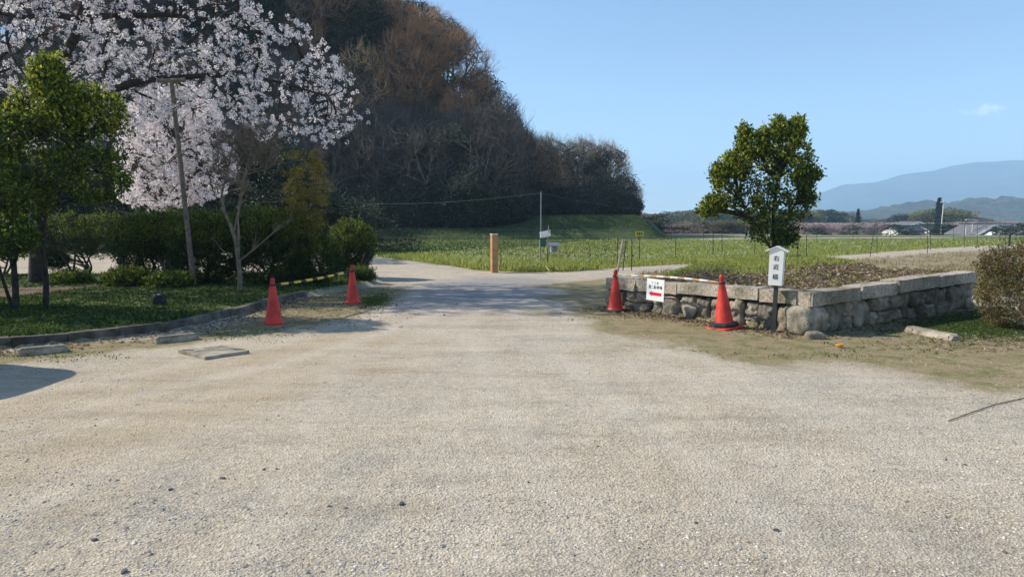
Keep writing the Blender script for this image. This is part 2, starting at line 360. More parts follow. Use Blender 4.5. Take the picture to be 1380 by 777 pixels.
def ground_material():
    m, n, l, b = nmat('ground'); b.inputs['Roughness'].default_value = .92; b.inputs['Specular IOR Level'].default_value = .2
    tc = n.new('ShaderNodeTexCoord')
    def nz(scale, det=6, rough=.6, dist=0):
        t = n.new('ShaderNodeTexNoise'); t.inputs['Scale'].default_value = scale; t.inputs['Detail'].default_value = det
        t.inputs['Roughness'].default_value = rough; t.inputs['Distortion'].default_value = dist
        l.new(tc.outputs['Object'], t.inputs['Vector']); return t.outputs[0]
    def mixc(f, a, bb, mode='MIX'):
        x = n.new('ShaderNodeMix'); x.data_type = 'RGBA'; x.blend_type = mode
        for sock, val in ((x.inputs[0], f), (x.inputs[6], a), (x.inputs[7], bb)):
            if isinstance(val, (int, float)): sock.default_value = val
            elif isinstance(val, tuple): sock.default_value = (*val, 1)
            else: l.new(val, sock)
        return x.outputs[2]
    def rmp(src, stops): r = ramp(n, stops); l.new(src, r.inputs[0]); return r.outputs[0]
    def attr(nm): a = n.new('ShaderNodeAttribute'); a.attribute_name = nm; return a.outputs['Fac']
    def mathn(op, a, bb):
        x = n.new('ShaderNodeMath'); x.operation = op; x.use_clamp = True
        for sock, val in ((x.inputs[0], a), (x.inputs[1], bb)):
            if isinstance(val, (int, float)): sock.default_value = val
            else: l.new(val, sock)
        return x.outputs[0]
    vo = n.new('ShaderNodeTexVoronoi'); vo.inputs['Scale'].default_value = 70; l.new(tc.outputs['Object'], vo.inputs['Vector'])
    vo2 = n.new('ShaderNodeTexVoronoi'); vo2.inputs['Scale'].default_value = 190; l.new(tc.outputs['Object'], vo2.inputs['Vector'])
    sand = rmp(nz(.5, 8, .65, .5), [(.32, (.44, .37, .275)), (.5, (.53, .455, .35)), (.68, (.465, .415, .335))])
    # tyre-smoothed bands along the lane and patches of looser grey stone
    sand = mixc(rmp(nz(.9, 8, .65, .8), [(.5, (0, 0, 0)), (.64, (.55, .55, .55))]), sand, (.39, .355, .305))
    sp = rmp(vo.outputs['Color'], [(0, (.4, .4, .4)), (.3, (.85, .85, .83)), (1, (1.4, 1.37, 1.32))])
    sp2 = rmp(vo2.outputs['Color'], [(0, (.5, .5, .5)), (1, (1.35, 1.35, 1.33))])
    gravel = mixc(.7, sand, sp, 'MULTIPLY'); gravel = mixc(.75, gravel, sp2, 'MULTIPLY')
    gravel = mixc(mathn('MULTIPLY', attr('m_smooth'), rmp(nz(2.5, 7, .7), [(.3, (.35, .35, .35)), (.6, (.8, .8, .8))])), gravel, mixc(.5, (.47, .37, .245), sp2, 'MULTIPLY'))
    gravel = mixc(mathn('MULTIPLY', attr('m_rut'), .55), gravel, mixc(.55, (.60, .53, .43), sp2, 'MULTIPLY'))
    stretch = n.new('ShaderNodeMapping'); stretch.inputs['Scale'].default_value = (.35, 1.6, 1); stretch.inputs['Rotation'].default_value = (0, 0, -.5); l.new(tc.outputs['Object'], stretch.inputs[0])
    sn = n.new('ShaderNodeTexNoise'); sn.inputs['Scale'].default_value = 1.6; sn.inputs['Detail'].default_value = 9; sn.inputs['Roughness'].default_value = .7; l.new(stretch.outputs[0], sn.inputs[0])
    gravel = mixc(.7, gravel, rmp(sn.outputs[0], [(.36, (.78, .76, .73)), (.5, (1, 1, 1)), (.66, (1.12, 1.12, 1.11))]), 'MULTIPLY')
    vo3 = n.new('ShaderNodeTexVoronoi'); vo3.inputs['Scale'].default_value = 32; vo3.inputs['Randomness'].default_value = 1; l.new(tc.outputs['Object'], vo3.inputs['Vector'])
    speck = rmp(vo3.outputs['Color'], [(0, (.35, .34, .34)), (.13, (.5, .49, .48)), (.2, (1, 1, 1)), (.84, (1, 1, 1)), (.93, (1.35, 1.33, 1.3))])
    spm = rmp(vo3.outputs['Distance'], [(.2, (1, 1, 1)), (.42, (0, 0, 0))])
    gravel = mixc(mathn('MULTIPLY', spm, mathn('SUBTRACT', .95, mathn('MULTIPLY', attr('m_smooth'), .6))), gravel, mixc(1.0, gravel, speck, 'MULTIPLY'))
    gravel = mixc(.85, gravel, rmp(nz(11, 10, .85), [(.36, (.8, .79, .78)), (.5, (1, 1, 1)), (.64, (1.13, 1.13, 1.13))]), 'MULTIPLY')
    shade_greyc = mixc(.8, (.33, .31, .285), rmp(vo.outputs['Color'], [(0, (.35, .35, .38)), (1, (1.5, 1.5, 1.5))]), 'MULTIPLY')
    fine = nz(22, 8, .75)
    mossc = rmp(nz(3.2, 8, .75, .4), [(.3, (.2, .14, .085)), (.43, (.33, .25, .15)), (.54, (.24, .205, .095)), (.64, (.16, .165, .06)), (.78, (.34, .27, .17))])
    mossc = mixc(.8, mossc, rmp(fine, [(.3, (.6, .6, .6)), (.7, (1.3, 1.3, 1.3))]), 'MULTIPLY')
    grassc = rmp(nz(1.6, 9, .75, .3), [(.3, (.06, .085, .025)), (.5, (.11, .14, .04)), (.62, (.17, .19, .06)), (.75, (.24, .22, .1))])
    dryc = rmp(nz(2.2, 9, .75), [(.3, (.1, .11, .04)), (.5, (.26, .21, .11)), (.7, (.4, .33, .2))])
    litc = rmp(nz(14, 8, .8), [(.3, (.05, .035, .022)), (.5, (.15, .105, .065)), (.7, (.27, .2, .13))])
    ft = n.new('ShaderNodeTexNoise'); ft.inputs['Scale'].default_value = .03; ft.inputs['Detail'].default_value = 5
    mp = n.new('ShaderNodeMapping'); mp.inputs['Scale'].default_value = (.5, 2.2, 1); l.new(tc.outputs['Object'], mp.inputs[0]); l.new(mp.outputs[0], ft.inputs[0])
    farc = rmp(ft.outputs[0], [(.35, (.1, .13, .04)), (.48, (.2, .18, .1)), (.55, (.28, .25, .17)), (.66, (.12, .12, .05))])
    hillg = rmp(nz(.8, 8, .7), [(.3, (.035, .055, .02)), (.6, (.07, .1, .035)), (.75, (.12, .115, .06))])
    c = mixc(attr('m_shade_grey'), gravel, shade_greyc)
    # ragged moss edge
    mm = mathn('ADD', attr('m_moss'), 0); e1 = rmp(nz(6, 8, .8), [(.38, (0, 0, 0)), (.6, (1, 1, 1))])
    mm2 = mathn('MULTIPLY', mm, mathn('ADD', e1, mathn('MULTIPLY', mm, .6)))
    c = mixc(mathn('MULTIPLY', mm2, 1.25), c, mossc)
    gcol = mixc(attr('m_dry'), grassc, dryc); gcol = mixc(attr('m_far'), gcol, farc); gcol = mixc(attr('m_hill'), gcol, hillg)
    c = mixc(attr('m_grass'), c, gcol); c = mixc(attr('m_litter'), c, litc)
    l.new(c, b.inputs['Base Color'])
    hsum = mathn('ADD', mathn('MULTIPLY', vo.outputs['Distance'], .5), mathn('MULTIPLY', fine, .7))
    bp = n.new('ShaderNodeBump'); bp.inputs['Distance'].default_value = .016; bp.inputs['Strength'].default_value = .9
    l.new(hsum, bp.inputs['Height'])
    bp2 = n.new('ShaderNodeBump'); bp2.inputs['Distance'].default_value = .06; bp2.inputs['Strength'].default_value = .5
    l.new(nz(2.5, 5), bp2.inputs['Height']); l.new(bp.outputs[0], bp2.inputs['Normal']); l.new(bp2.outputs[0], b.inputs['Normal'])
    return m
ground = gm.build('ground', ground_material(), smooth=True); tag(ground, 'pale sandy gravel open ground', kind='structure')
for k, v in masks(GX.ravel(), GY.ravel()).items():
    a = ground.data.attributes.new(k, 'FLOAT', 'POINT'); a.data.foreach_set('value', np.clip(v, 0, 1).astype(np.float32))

def hz(x, y): return float(height(np.array([x]), np.array([y]))[0])
def drop(px, py):
    p = at(px, py); return (p[0], p[1], hz(p[0], p[1]))

# ------------------------------------------------------------------ mountains
def ridge(name, pts, Y, depth, mat, rough=.03, base=-5):
    """a mountain range: ridge line with real depth, sloping down both ways"""
    pts = sorted(pts); xs = np.array([atd(p[0], p[1], Y)[0] for p in pts]); zs = np.array([atd(p[0], p[1], Y)[2] for p in pts])
    n = 900; m = 60
    X = np.linspace(xs[0], xs[-1], n); Zr = np.interp(X, xs, zs)
    t = np.linspace(-1, 1, m)
    XX = np.repeat(X[:, None], m, 1); TT = np.repeat(t[None], n, 0); YY = Y + TT * depth
    prof = (1 - np.abs(TT)) ** 1.15
    H0 = np.max(zs)
    nn = fbm(XX / depth * 6, YY / depth * 6, 31, 6) - .5
    ZZ = base + (Zr[:, None] - base) * prof * (1 + .35 * nn * np.abs(TT) * 2) + nn * H0 * rough * 2 * np.minimum(1, prof * 4) - (np.abs(TT) < .03) * 0
    if Y < 2000: ZZ = ZZ + (vnoise(XX / 9, YY / 9, 8) - .3) * 9 * Y / 1300 * (prof > .1)
    ZZ = np.minimum(ZZ, 3 + (Zr[:, None] + H0 * rough) * (1 + .0 * TT))
    i = np.arange(n * m).reshape(n, m)
    b = MB(); b.add(np.stack([XX, YY, ZZ], -1), np.stack([i[:-1, :-1], i[1:, :-1], i[1:, 1:], i[:-1, 1:]], -1).reshape(-1, 4))
    o = b.build(name, mat, smooth=True); tag(o, kind='structure'); return o
M['forest_far'] = surf('forest_far', (.07, .075, .045), (.02, .028, .016), .008, 1, 20, .02, 10)
M['forest_mid'] = surf('forest_mid', (.07, .07, .035), (.012, .018, .01), .045, 1, 8, .12, 14, c3=(.24, .19, .11))
ridge('mountain', [(1020, 285), (1060, 279), (1080, 270), (1110, 258), (1137, 247.5), (1180, 244), (1200, 239), (1220, 233), (1257, 229), (1285, 222), (1313, 217), (1340, 216.5), (1359, 214.5), (1400, 216), (1480, 212), (1560, 222), (1700, 240), (1900, 260), (2200, 299)], 4200, 1500, M['forest_far'], .012)
ridge('mountain', [(780, 300), (840, 297), (900, 294), (918, 292), (935, 295), (980, 296), (1100, 297), (1300, 300)], 5200, 700, M['forest_far'], .0)
ridge('hill', [(1040, 300), (1090, 290), (1117, 288), (1150, 287.5), (1180, 283.5), (1215, 277), (1246, 273), (1265, 277), (1282, 276), (1300, 271), (1322, 269), (1350, 267), (1380, 268), (1450, 264), (1600, 270), (1800, 296)], 1300, 420, M['forest_mid'], .05)
ridge('hill', [(870, 303), (905, 301), (935, 297), (960, 293), (1000, 291), (1050, 290), (1100, 291), (1140, 293), (1180, 299), (1230, 303)], 520, 120, M['forest_mid'], .03)
ridge('hill', [(1165, 306), (1195, 297), (1215, 291), (1240, 286), (1265, 284), (1290, 286), (1315, 292), (1335, 300), (1350, 306)], 330, 55, M['forest_mid'], .02)

# ------------------------------------------------------------------ tree growing
def ell(n, c, r, shell=.5, rg=None):
    rg = rg or rs
    v = rg.normal(size=(n, 3)); v /= np.linalg.norm(v, axis=1, keepdims=True)
    q = rg.uniform(0, 1, (n, 1)) ** (1 / 3.0); q = q * (1 - shell) + shell * (1 - .15 * rg.uniform(0, 1, (n, 1)) ** 2)
    return np.array(c) + v * q * np.array(r)
def bez(p0, p1, p2, m):
    t = np.linspace(0, 1, m)[None, :, None]
    return (1 - t) ** 2 * p0[:, None] + 2 * t * (1 - t) * p1[:, None] + t * t * p2[:, None]
def nodes_of(P):
    T = np.gradient(P, axis=1); T /= np.linalg.norm(T, axis=2, keepdims=True) + 1e-9
    return P.reshape(-1, 3), T.reshape(-1, 3)
def attach(NP, ND, T, m=6, up=.1, down_pen=1.0, bend=.22, minfrac=0.0):
    """grow a curved branch from the best node to every target"""
    best = np.zeros(len(T), int)
    for a in range(0, len(T), 400):
        dv = T[a:a + 400, None] - NP[None]; dist = np.linalg.norm(dv, axis=2)
        cost = dist + down_pen * np.maximum(0, -dv[:, :, 2] + .2 * dist)
        best[a:a + 400] = cost.argmin(1)
    p0 = NP[best]; L = np.linalg.norm(T - p0, axis=1, keepdims=True)
    p1 = (p0 + T) / 2 + ND[best] * L * bend - np.array([0, 0, 1]) * L * up + rs.normal(size=p0.shape) * L * .07
    P = bez(p0, p1, T, m)
    return P, L[:, 0]
def twigs(NP, ND, n, l0, l1, spread=.8, up=.5, m=3, droop=0):
    i = rs.randint(0, len(NP), n); D = ND[i] + rs.normal(size=(n, 3)) * spread + np.array([0, 0, up])
    D /= np.linalg.norm(D, axis=1, keepdims=True); L = rs.uniform(l0, l1, (n, 1))
    e = NP[i] + D * L; mid = NP[i] + D * L * .5 + rs.normal(size=(n, 3)) * L * .08; e = e - np.array([0, 0, 1]) * droop * L
    return bez(NP[i], mid, e, m)
def taper(P, r0, r1): return np.linspace(1, 0, P.shape[1])[None] * (np.full((len(P), 1), r0) - r1) + r1

def skeleton(trunks, levels, mb):
    """trunks: (pts, r0, r1); levels: dict(T, r0, r1, m, up)"""
    NPs, NDs = [], []
    for pts, r0, r1 in trunks:
        pts = np.array(pts, float); t = np.linspace(0, len(pts) - 1, len(pts) * 5)
        q = np.stack([np.interp(t, range(len(pts)), pts[:, k]) for k in range(3)], 1)
        for _ in range(3): q[1:-1] = (q[:-2] + q[1:-1] * 2 + q[2:]) / 4
        Rr = np.linspace(r0, r1, len(q)) * (1 + .06 * rs.normal(size=len(q)))
        Rr[0] *= 1.25
        mb.tubes([q], [Rr], 9)
        a, b2 = nodes_of(q[None]); k0 = int(len(q) * .3); NPs.append(a[k0:]); NDs.append(b2[k0:])
    NP, ND = np.concatenate(NPs), np.concatenate(NDs); last = (NP, ND)
    for lv in levels:
        P, L = attach(NP, ND, lv['T'], lv.get('m', 6), lv.get('up', .1), lv.get('dp', 1.0), lv.get('bend', .22))
        mb.tubes(P, taper(P, lv['r0'], lv['r1']), lv.get('s', 5))
        a, b2 = nodes_of(P[:, 2:]); last = (a, b2)
        if lv.get('keep', True): NP, ND = np.concatenate([NP[-2500:], a]), np.concatenate([ND[-2500:], b2])
    return NP, ND, last
def leafcloud(mb, NP, ND, n, off, L, Wd, up=.4, spread=1.0):
    i = rs.randint(0, len(NP), n); C = NP[i] + rs.normal(size=(n, 3)) * off
    D = ND[i] * .5 + rs.normal(size=(n, 3)) * spread + np.array([0, 0, up])
    k = rs.uniform(.6, 1.2, n)
    N = rs.normal(size=(n, 3)) + np.array([0, 0, .8])
    mb.leaves(C, D, L * k, Wd * k, N)
    return C

# ------------------------------------------------------------------ prototypes for the wood (height about 10 m)
def bare_proto(name, tw, seed, wide=3.0, trunkh=3.5, low=.32, k=1.0):
    global rs
    rs = np.random.RandomState(seed)
    root = empty(name, (0, 0, 0)); tk = MB()
    lean = rs.normal(size=2) * .4
    tr = [([(0, 0, -.6), (lean[0] * .3, lean[1] * .3, 2), (lean[0], lean[1], trunkh + 2)], .17, .09)]
    def crown(n, sh): return ell(n, (lean[0], lean[1], 10 * (1 + low) / 2), (wide, wide, 10 * (1 - low) / 2), sh)
    NP, ND, last = skeleton(tr, [dict(T=crown(11, .85), r0=.1, r1=.04, m=8, up=.12, dp=1.4), dict(T=crown(80, .55), r0=.05, r1=.022, m=6, up=.1, dp=1.2, s=4),
                                 dict(T=crown(420, .5), r0=.022, r1=.009, m=5, up=.08, s=3)], tk)
    tk.build('trunk', M['bark_forest'], root)
    cr = MB(); P = twigs(last[0], last[1], int(2100 * k), .5, 1.4, .35, .6, 3)
    cr.tubes(P, taper(P, .014, .006), 3)
    a, b2 = nodes_of(P[:, 1:]); P2 = twigs(a, b2, int(1500 * k), .25, .6, .5, .4, 2); cr.tubes(P2, taper(P2, .010, .006), 3)
    cr.build('crown', tw, root)
    return root
def ever_proto(name, mat, seed, n=9000, w=2.8, leaf=.16, lobes=9, low=2.0):
    global rs
    rs = np.random.RandomState(seed); root = empty(name, (0, 0, 0)); tk = MB()
    T = np.concatenate([ell(14, (rs.normal() * w * .45, rs.normal() * w * .45, rs.uniform(low + 1, 8.6)), (w * .5, w * .5, 1.3), .7) for _ in range(lobes)])
    NP, ND, last = skeleton([([(0, 0, -.6), (.2, .1, 3), (0, .2, 8.3)], .2, .06)], [dict(T=T[::9], r0=.09, r1=.03, m=6), dict(T=T, r0=.035, r1=.01, m=5, s=4)], tk)
    tk.build('trunk', M['bark_forest'], root)
    lf = MB(); leafcloud(lf, last[0], last[1], n, .33, leaf * 1.5, leaf, .3); lf.build('crown', mat, root)
    return root
def shrub_proto(name, mat, seed, n=6000, leaf=.12, twig=None):
    global rs
    rs = np.random.RandomState(seed); root = empty(name, (0, 0, 0)); tk = MB()
    T = ell(160, (0, 0, 1.15), (1.4, 1.3, 1.2), .55)
    T = T[T[:, 2] > .1]
    NP, ND, last = skeleton([([(0, 0, -.3), (.05, 0, .5)], .05, .03), ([(.1, .1, -.3), (.3, .15, .7)], .04, .02)], [dict(T=T[::8], r0=.03, r1=.012), dict(T=T, r0=.014, r1=.006, s=3)], tk)
    P = twigs(last[0], last[1], 1500, .2, .6, .5, .4); tk.tubes(P, taper(P, .007, .003), 3)
    tk.build('branches', twig or M['bark_forest'], root)
    lf = MB(); leafcloud(lf, last[0], last[1], n, .16, leaf * 1.5, leaf * .7, .3); lf.build('foliage', mat, root)
    return root

SIL = [(-400, -120), (380, -120), (470, -60), (505, -6), (530, 0), (560, 8), (590, 22), (615, 42), (640, 75), (655, 105), (672, 125), (690, 150), (702, 172), (712, 190)]
SILB = [(700, 205), (715, 186), (735, 180), (755, 190), (775, 190), (795, 187), (815, 192), (832, 205), (845, 222), (855, 246), (864, 280), (872, 300)]
def sil_top(curve, px, Y):
    ys = np.interp(px, [c[0] for c in curve], [c[1] for c in curve])
    return CAMH + (302 - ys) / F * Y
bareA = bare_proto('bare_tree', M['twig_brown'], 11, 3.0)
bareB = bare_proto('bare_tree', M['twig_grey'], 12, 2.6, 4.2, .4)
bareC = bare_proto('bare_tree', M['twig_grey'], 13, 3.6, 2.5, .2)
bareD = bare_proto('bare_tree', M['twig_tan'], 19, 3.2, 3.5, .12, .55)
bareE = bare_proto('bare_tree', M['twig_brown'], 20, 2.8, 4.0, .2, .55)
everA = ever_proto('evergreen_tree', M['leaf_ever'], 14)
everB = ever_proto('evergreen_tree', M['leaf_scrub'], 15, 7000, 3.0, .13)
shrubA = shrub_proto('shrub', M['leaf_scrub'], 16)
shrubB = shrub_proto('shrub', M['leaf_ever'], 17)
shrubC = shrub_proto('shrub', M['leaf_scrub'], 18, 900, .1, M['twig_grey'])
used = set()
def place(proto, loc, sc, rz, sz=None, **k):
    o = proto if proto.name not in used else copy_tree(proto)
    used.add(proto.name)
    o.location = loc; o.scale = (sc, sc, sz if sz else sc); o.rotation_euler = (0, 0, rz); tag(o, **k); return o

rw = random.Random(3)
cnt = 0
def wood(curve, x0, x1, y0, y1, step, kinds, group, labels, hmax, hmin=3.5, skip=None):
    global cnt
    y = y0
    row = 0
    while y < y1:
        x = x0 + (row % 2) * step * .5
        while x < x1:
            jx, jy = x + rw.uniform(-.35, .35) * step, y + rw.uniform(-.35, .35) * step
            x += step
            px = HX + F * jx / jy
            if px < curve[0][0] or px > curve[-1][0]: continue
            if skip and skip(jx, jy, px): continue
            z = hz(jx, jy); top = sil_top(curve, px, jy) * rw.uniform(.97, 1.0)
            # keep the crown's right flank under the outline too
            h = min(rw.uniform(.8, 1.1) * hmax, top - z)
            topr = sil_top(curve, px + 1.6 / jy * F, jy); h = min(h, max(topr - z + 1.2, 0))
            if h < hmin: continue
            pr, lb = rw.choice(kinds)
            w = rw.uniform(.85, 1.15) * (h / 10) ** .6
            place(pr, (jx, jy, z - .1), w, rw.uniform(0, 6.28), h / 10, label=labels[lb], cat='tree', group=group)
            cnt += 1
        y += step * .9; row += 1
LB = {'b': 'bare brown-twigged deciduous tree in the dense shaded wood on the hillside', 'g': 'bare grey-twigged deciduous tree in the dense shaded wood on the hillside', 'e': 'dark evergreen tree among bare trees in the hillside wood', 's': 'grey-green leafy tree at the shaded edge of the hillside wood'}
# front edge rows, then the slope behind it
wood(SIL, -62, 4, 77, 84, 3.8, [(bareC, 'g'), (bareB, 'g'), (everB, 's'), (everB, 's'), (bareC, 'g')], 'trees of the hillside wood', LB, 11.5)
wood(SIL, -66, 5, 86, 112, 4.3, [(bareA, 'b'), (bareA, 'b'), (bareE, 'b'), (bareD, 'b'), (bareB, 'g'), (bareC, 'g'), (everA, 'e')], 'trees of the hillside wood', LB, 13.5)
for i in range(40):
    x = rw.uniform(-44, -8); y = rw.uniform(88, 108); sc = rw.uniform(1.6, 2.4)
    if HX + F * x / y < 600: place(rw.choice([shrubA, shrubB]), (x, y, hz(x, y) - .2), sc, rw.uniform(0, 6.28), sc * 1.1, label='leafy undergrowth bush between the trees of the hillside wood', cat='shrub', group='undergrowth of the hillside wood')
wood(SIL, -60, -14, 99, 110, 5.5, [(everA, 'e'), (everB, 's')], 'trees of the hillside wood', LB, 12.0)
LB2 = {'b': 'bare brownish tree in the smaller wood beyond the terraced grass bank', 'g': 'bare grey tree in the smaller wood beyond the terraced grass bank', 'e': 'dark evergreen in the smaller wood beyond the terraced grass bank'}
wood(SILB, 0, 24, 91, 108, 3.9, [(bareD, 'b'), (bareE, 'b'), (bareD, 'b'), (bareD, 'g'), (everB, 'e')], 'trees of the smaller wood behind the bank', LB2, 12.5)
# shrubs along the wood's foot
for i in range(84):
    px = -60 + i * 11 + rw.uniform(-8, 8); Y = rw.uniform(74.5, 78) if px > 430 else rw.uniform(60, 68)
    if px > 690: Y = rw.uniform(81, 86)
    x = (px - HX) / F * Y; z = hz(x, Y)
    if px > 850 : continue
    sc = rw.uniform(.9, 1.7) if px < 690 else rw.uniform(.9, 1.35)
    place(rw.choice([shrubA, shrubA, shrubB, shrubC]), (x, Y, z - .1), sc * 1.3, rw.uniform(0, 6.28), sc * rw.uniform(1, 1.5), label='grey-green shrub at the dark foot of the wood', cat='shrub', group='shrubs along the foot of the wood')
# dark evergreens closing the view behind the hedge and cherries
for i in range(15):
    px = -70 + i * 37 + rw.uniform(-10, 10); Y = rw.uniform(38, 46)
    if px > 480: continue
    x = (px - HX) / F * Y
    place(rw.choice([everA, everB, everA]), (x, Y, hz(x, Y) - 1.6), rw.uniform(.9, 1.15), rw.uniform(0, 6.28), rw.uniform(.62, .85) if px < 400 else .5, label='dark evergreen behind the far gravel lot and the two blossoming cherries', cat='tree', group='evergreens behind the far gravel lot')

# ------------------------------------------------------------------ far trees, small crowns at 100-400 m
def far_proto(name, mat, seed, n=1500, conic=False, leaf=.35):
    global rs
    rs = np.random.RandomState(seed); root = empty(name, (0, 0, 0)); tk = MB()
    tk.tube([(0, 0, -1), (.1, 0, 3), (0, .1, 6)], .22, .06, 6); tk.build('trunk', M['bark_forest'], root)
    lf = MB()
    if conic:
        z = rs.uniform(0, 1, n) ** 1.3; a = rs.uniform(0, 6.28, n); r = (1 - z) * 1.7 * (.7 + .3 * np.sin(z * 40)) * rs.uniform(.5, 1, n) ** .5
        C = np.stack([np.cos(a) * r, np.sin(a) * r, 1 + z * 9], 1)
    else:
        C = np.concatenate([ell(n // 14, (rs.normal() * 1.6, rs.normal() * 1.6, rs.uniform(.9, 7.4)), (1.6, 1.6, 1.3), .6) for _ in range(14)])
    lf.leaves(C, rs.normal(size=(len(C), 3)), np.full(len(C), leaf * 1.3), np.full(len(C), leaf), None)
    lf.build('crown', mat, root); return root
fP = far_proto('cherry_tree', M['leaf_farpink'], 31); fO = far_proto('broadleaf_tree', M['leaf_farolive'], 32); fE = far_proto('evergreen_tree', M['leaf_ever'], 33)
fC = far_proto('conifer', M['leaf_ever'], 34, 2600, True, .3); fG = far_proto('bare_tree', M['leaf_fargrey'], 35, 1500, False, .28); fB = far_proto('broadleaf_tree', M['leaf_farscrub'], 36)
def far(pr, px, ybase_z, Y, h, w, label, group=None, cat='tree'):
    x = (px - HX) / F * Y; g_ = hz(x, Y)
    if ybase_z == 0: ybase_z = g_; h = h - g_
    return place(pr, (x, Y, ybase_z), w / 4.2, rw.uniform(0, 6.28), h / 8.8, label=label, cat=cat, group=group)
for i in range(9):   # slope wood at the right end of the bank
    px = 868 + i * 5; Y = 118 + rw.uniform(-4, 10); top = np.interp(px, [865, 880, 905, 912], [284, 291, 306, 311])
    h = (302 - top) / F * Y + 1.5
    far(rw.choice([fG, fG, fB]), px, 0, Y, max(h, 1.6), rw.uniform(3, 4.2), 'low bare tree on the slope right of the smaller wood', 'low trees right of the smaller wood')
for i in range(20):  # grey bushes across the field
    px = 893 + i * 6 + rw.uniform(-3, 3); Y = rw.uniform(112, 125)
    far(rw.choice([fG, fB, fG, fO]), px, 0, Y, rw.uniform(1.7, 2.4) , rw.uniform(3, 4.5), 'low grey-leaved tree in the row beyond the flower field', 'low trees beyond the flower field')
for i in range(46):  # olive wood on the low rise
    px = 905 + i * 5 + rw.uniform(-3, 3); Y = rw.uniform(330, 430)
    top = np.interp(px, [900, 935, 965, 1000, 1060, 1100, 1140], [300, 296, 292, 289, 288, 288, 292]) + rw.uniform(0, 7)
    z0 = max(0, (302 - top) / F * Y + 1.5 - 9)
    far(rw.choice([fO, fO, fE, fB]), px, z0, Y, 9, rw.uniform(8, 13), 'olive-green tree in the distant wood behind the citrus tree', 'trees of the distant low wood')
for i in range(52):  # pinkish trees on the right
    px = 1085 + i * 6.3 + rw.uniform(-4, 4); Y = rw.uniform(190, 290)
    top = rw.uniform(296, 306); h = (302 - top) / F * Y + 1.5
    far(rw.choice([fP, fP, fG, fB, fP]), px, 0, Y, max(h, 2.2), rw.uniform(4, 7.5), 'distant pinkish cherry tree in the belt beyond the fields', 'distant trees beyond the fields')
for i in range(60):  # wooded knoll
    px = 1190 + rw.uniform(0, 140); Y = rw.uniform(300, 350)
    env = np.interp(px, [1188, 1215, 1240, 1270, 1292, 1315, 1332], [298, 290, 283, 279, 280, 287, 300]); top = env + rw.uniform(0, 18) * (1 if rw.random() < .7 else .1)
    h = 7.5; z0 = (302 - top) / F * Y + 1.5 - h
    if z0 < -3: continue
    k = fG if px > 1296 else rw.choice([fO, fO, fE, fO, fE])
    far(k, px, z0, Y, h, rw.uniform(6, 9), 'small tree on the distant wooded knoll above the houses', 'trees of the distant knoll')
far(fC, 1154, 0, 230, 5.2, 5, 'single narrow dark conifer beyond the fields')
far(fC, 1262, 0, 240, 8.6, 8, 'large dark spreading conifer below the distant knoll')
for px, Y, h, w in ((1215, 150, 1.7, 5), (1278, 150, 1.9, 6), (1290, 150, 1.6, 5), (1245, 160, 1.5, 4), (1120, 150, 1.4, 5), (1370, 120, 1.6, 4), (1385, 120, 1.9, 4)):
    far(fE, px, 0, Y, h, w, 'low green bush beside the distant houses', 'bushes beside the distant houses', 'bush')

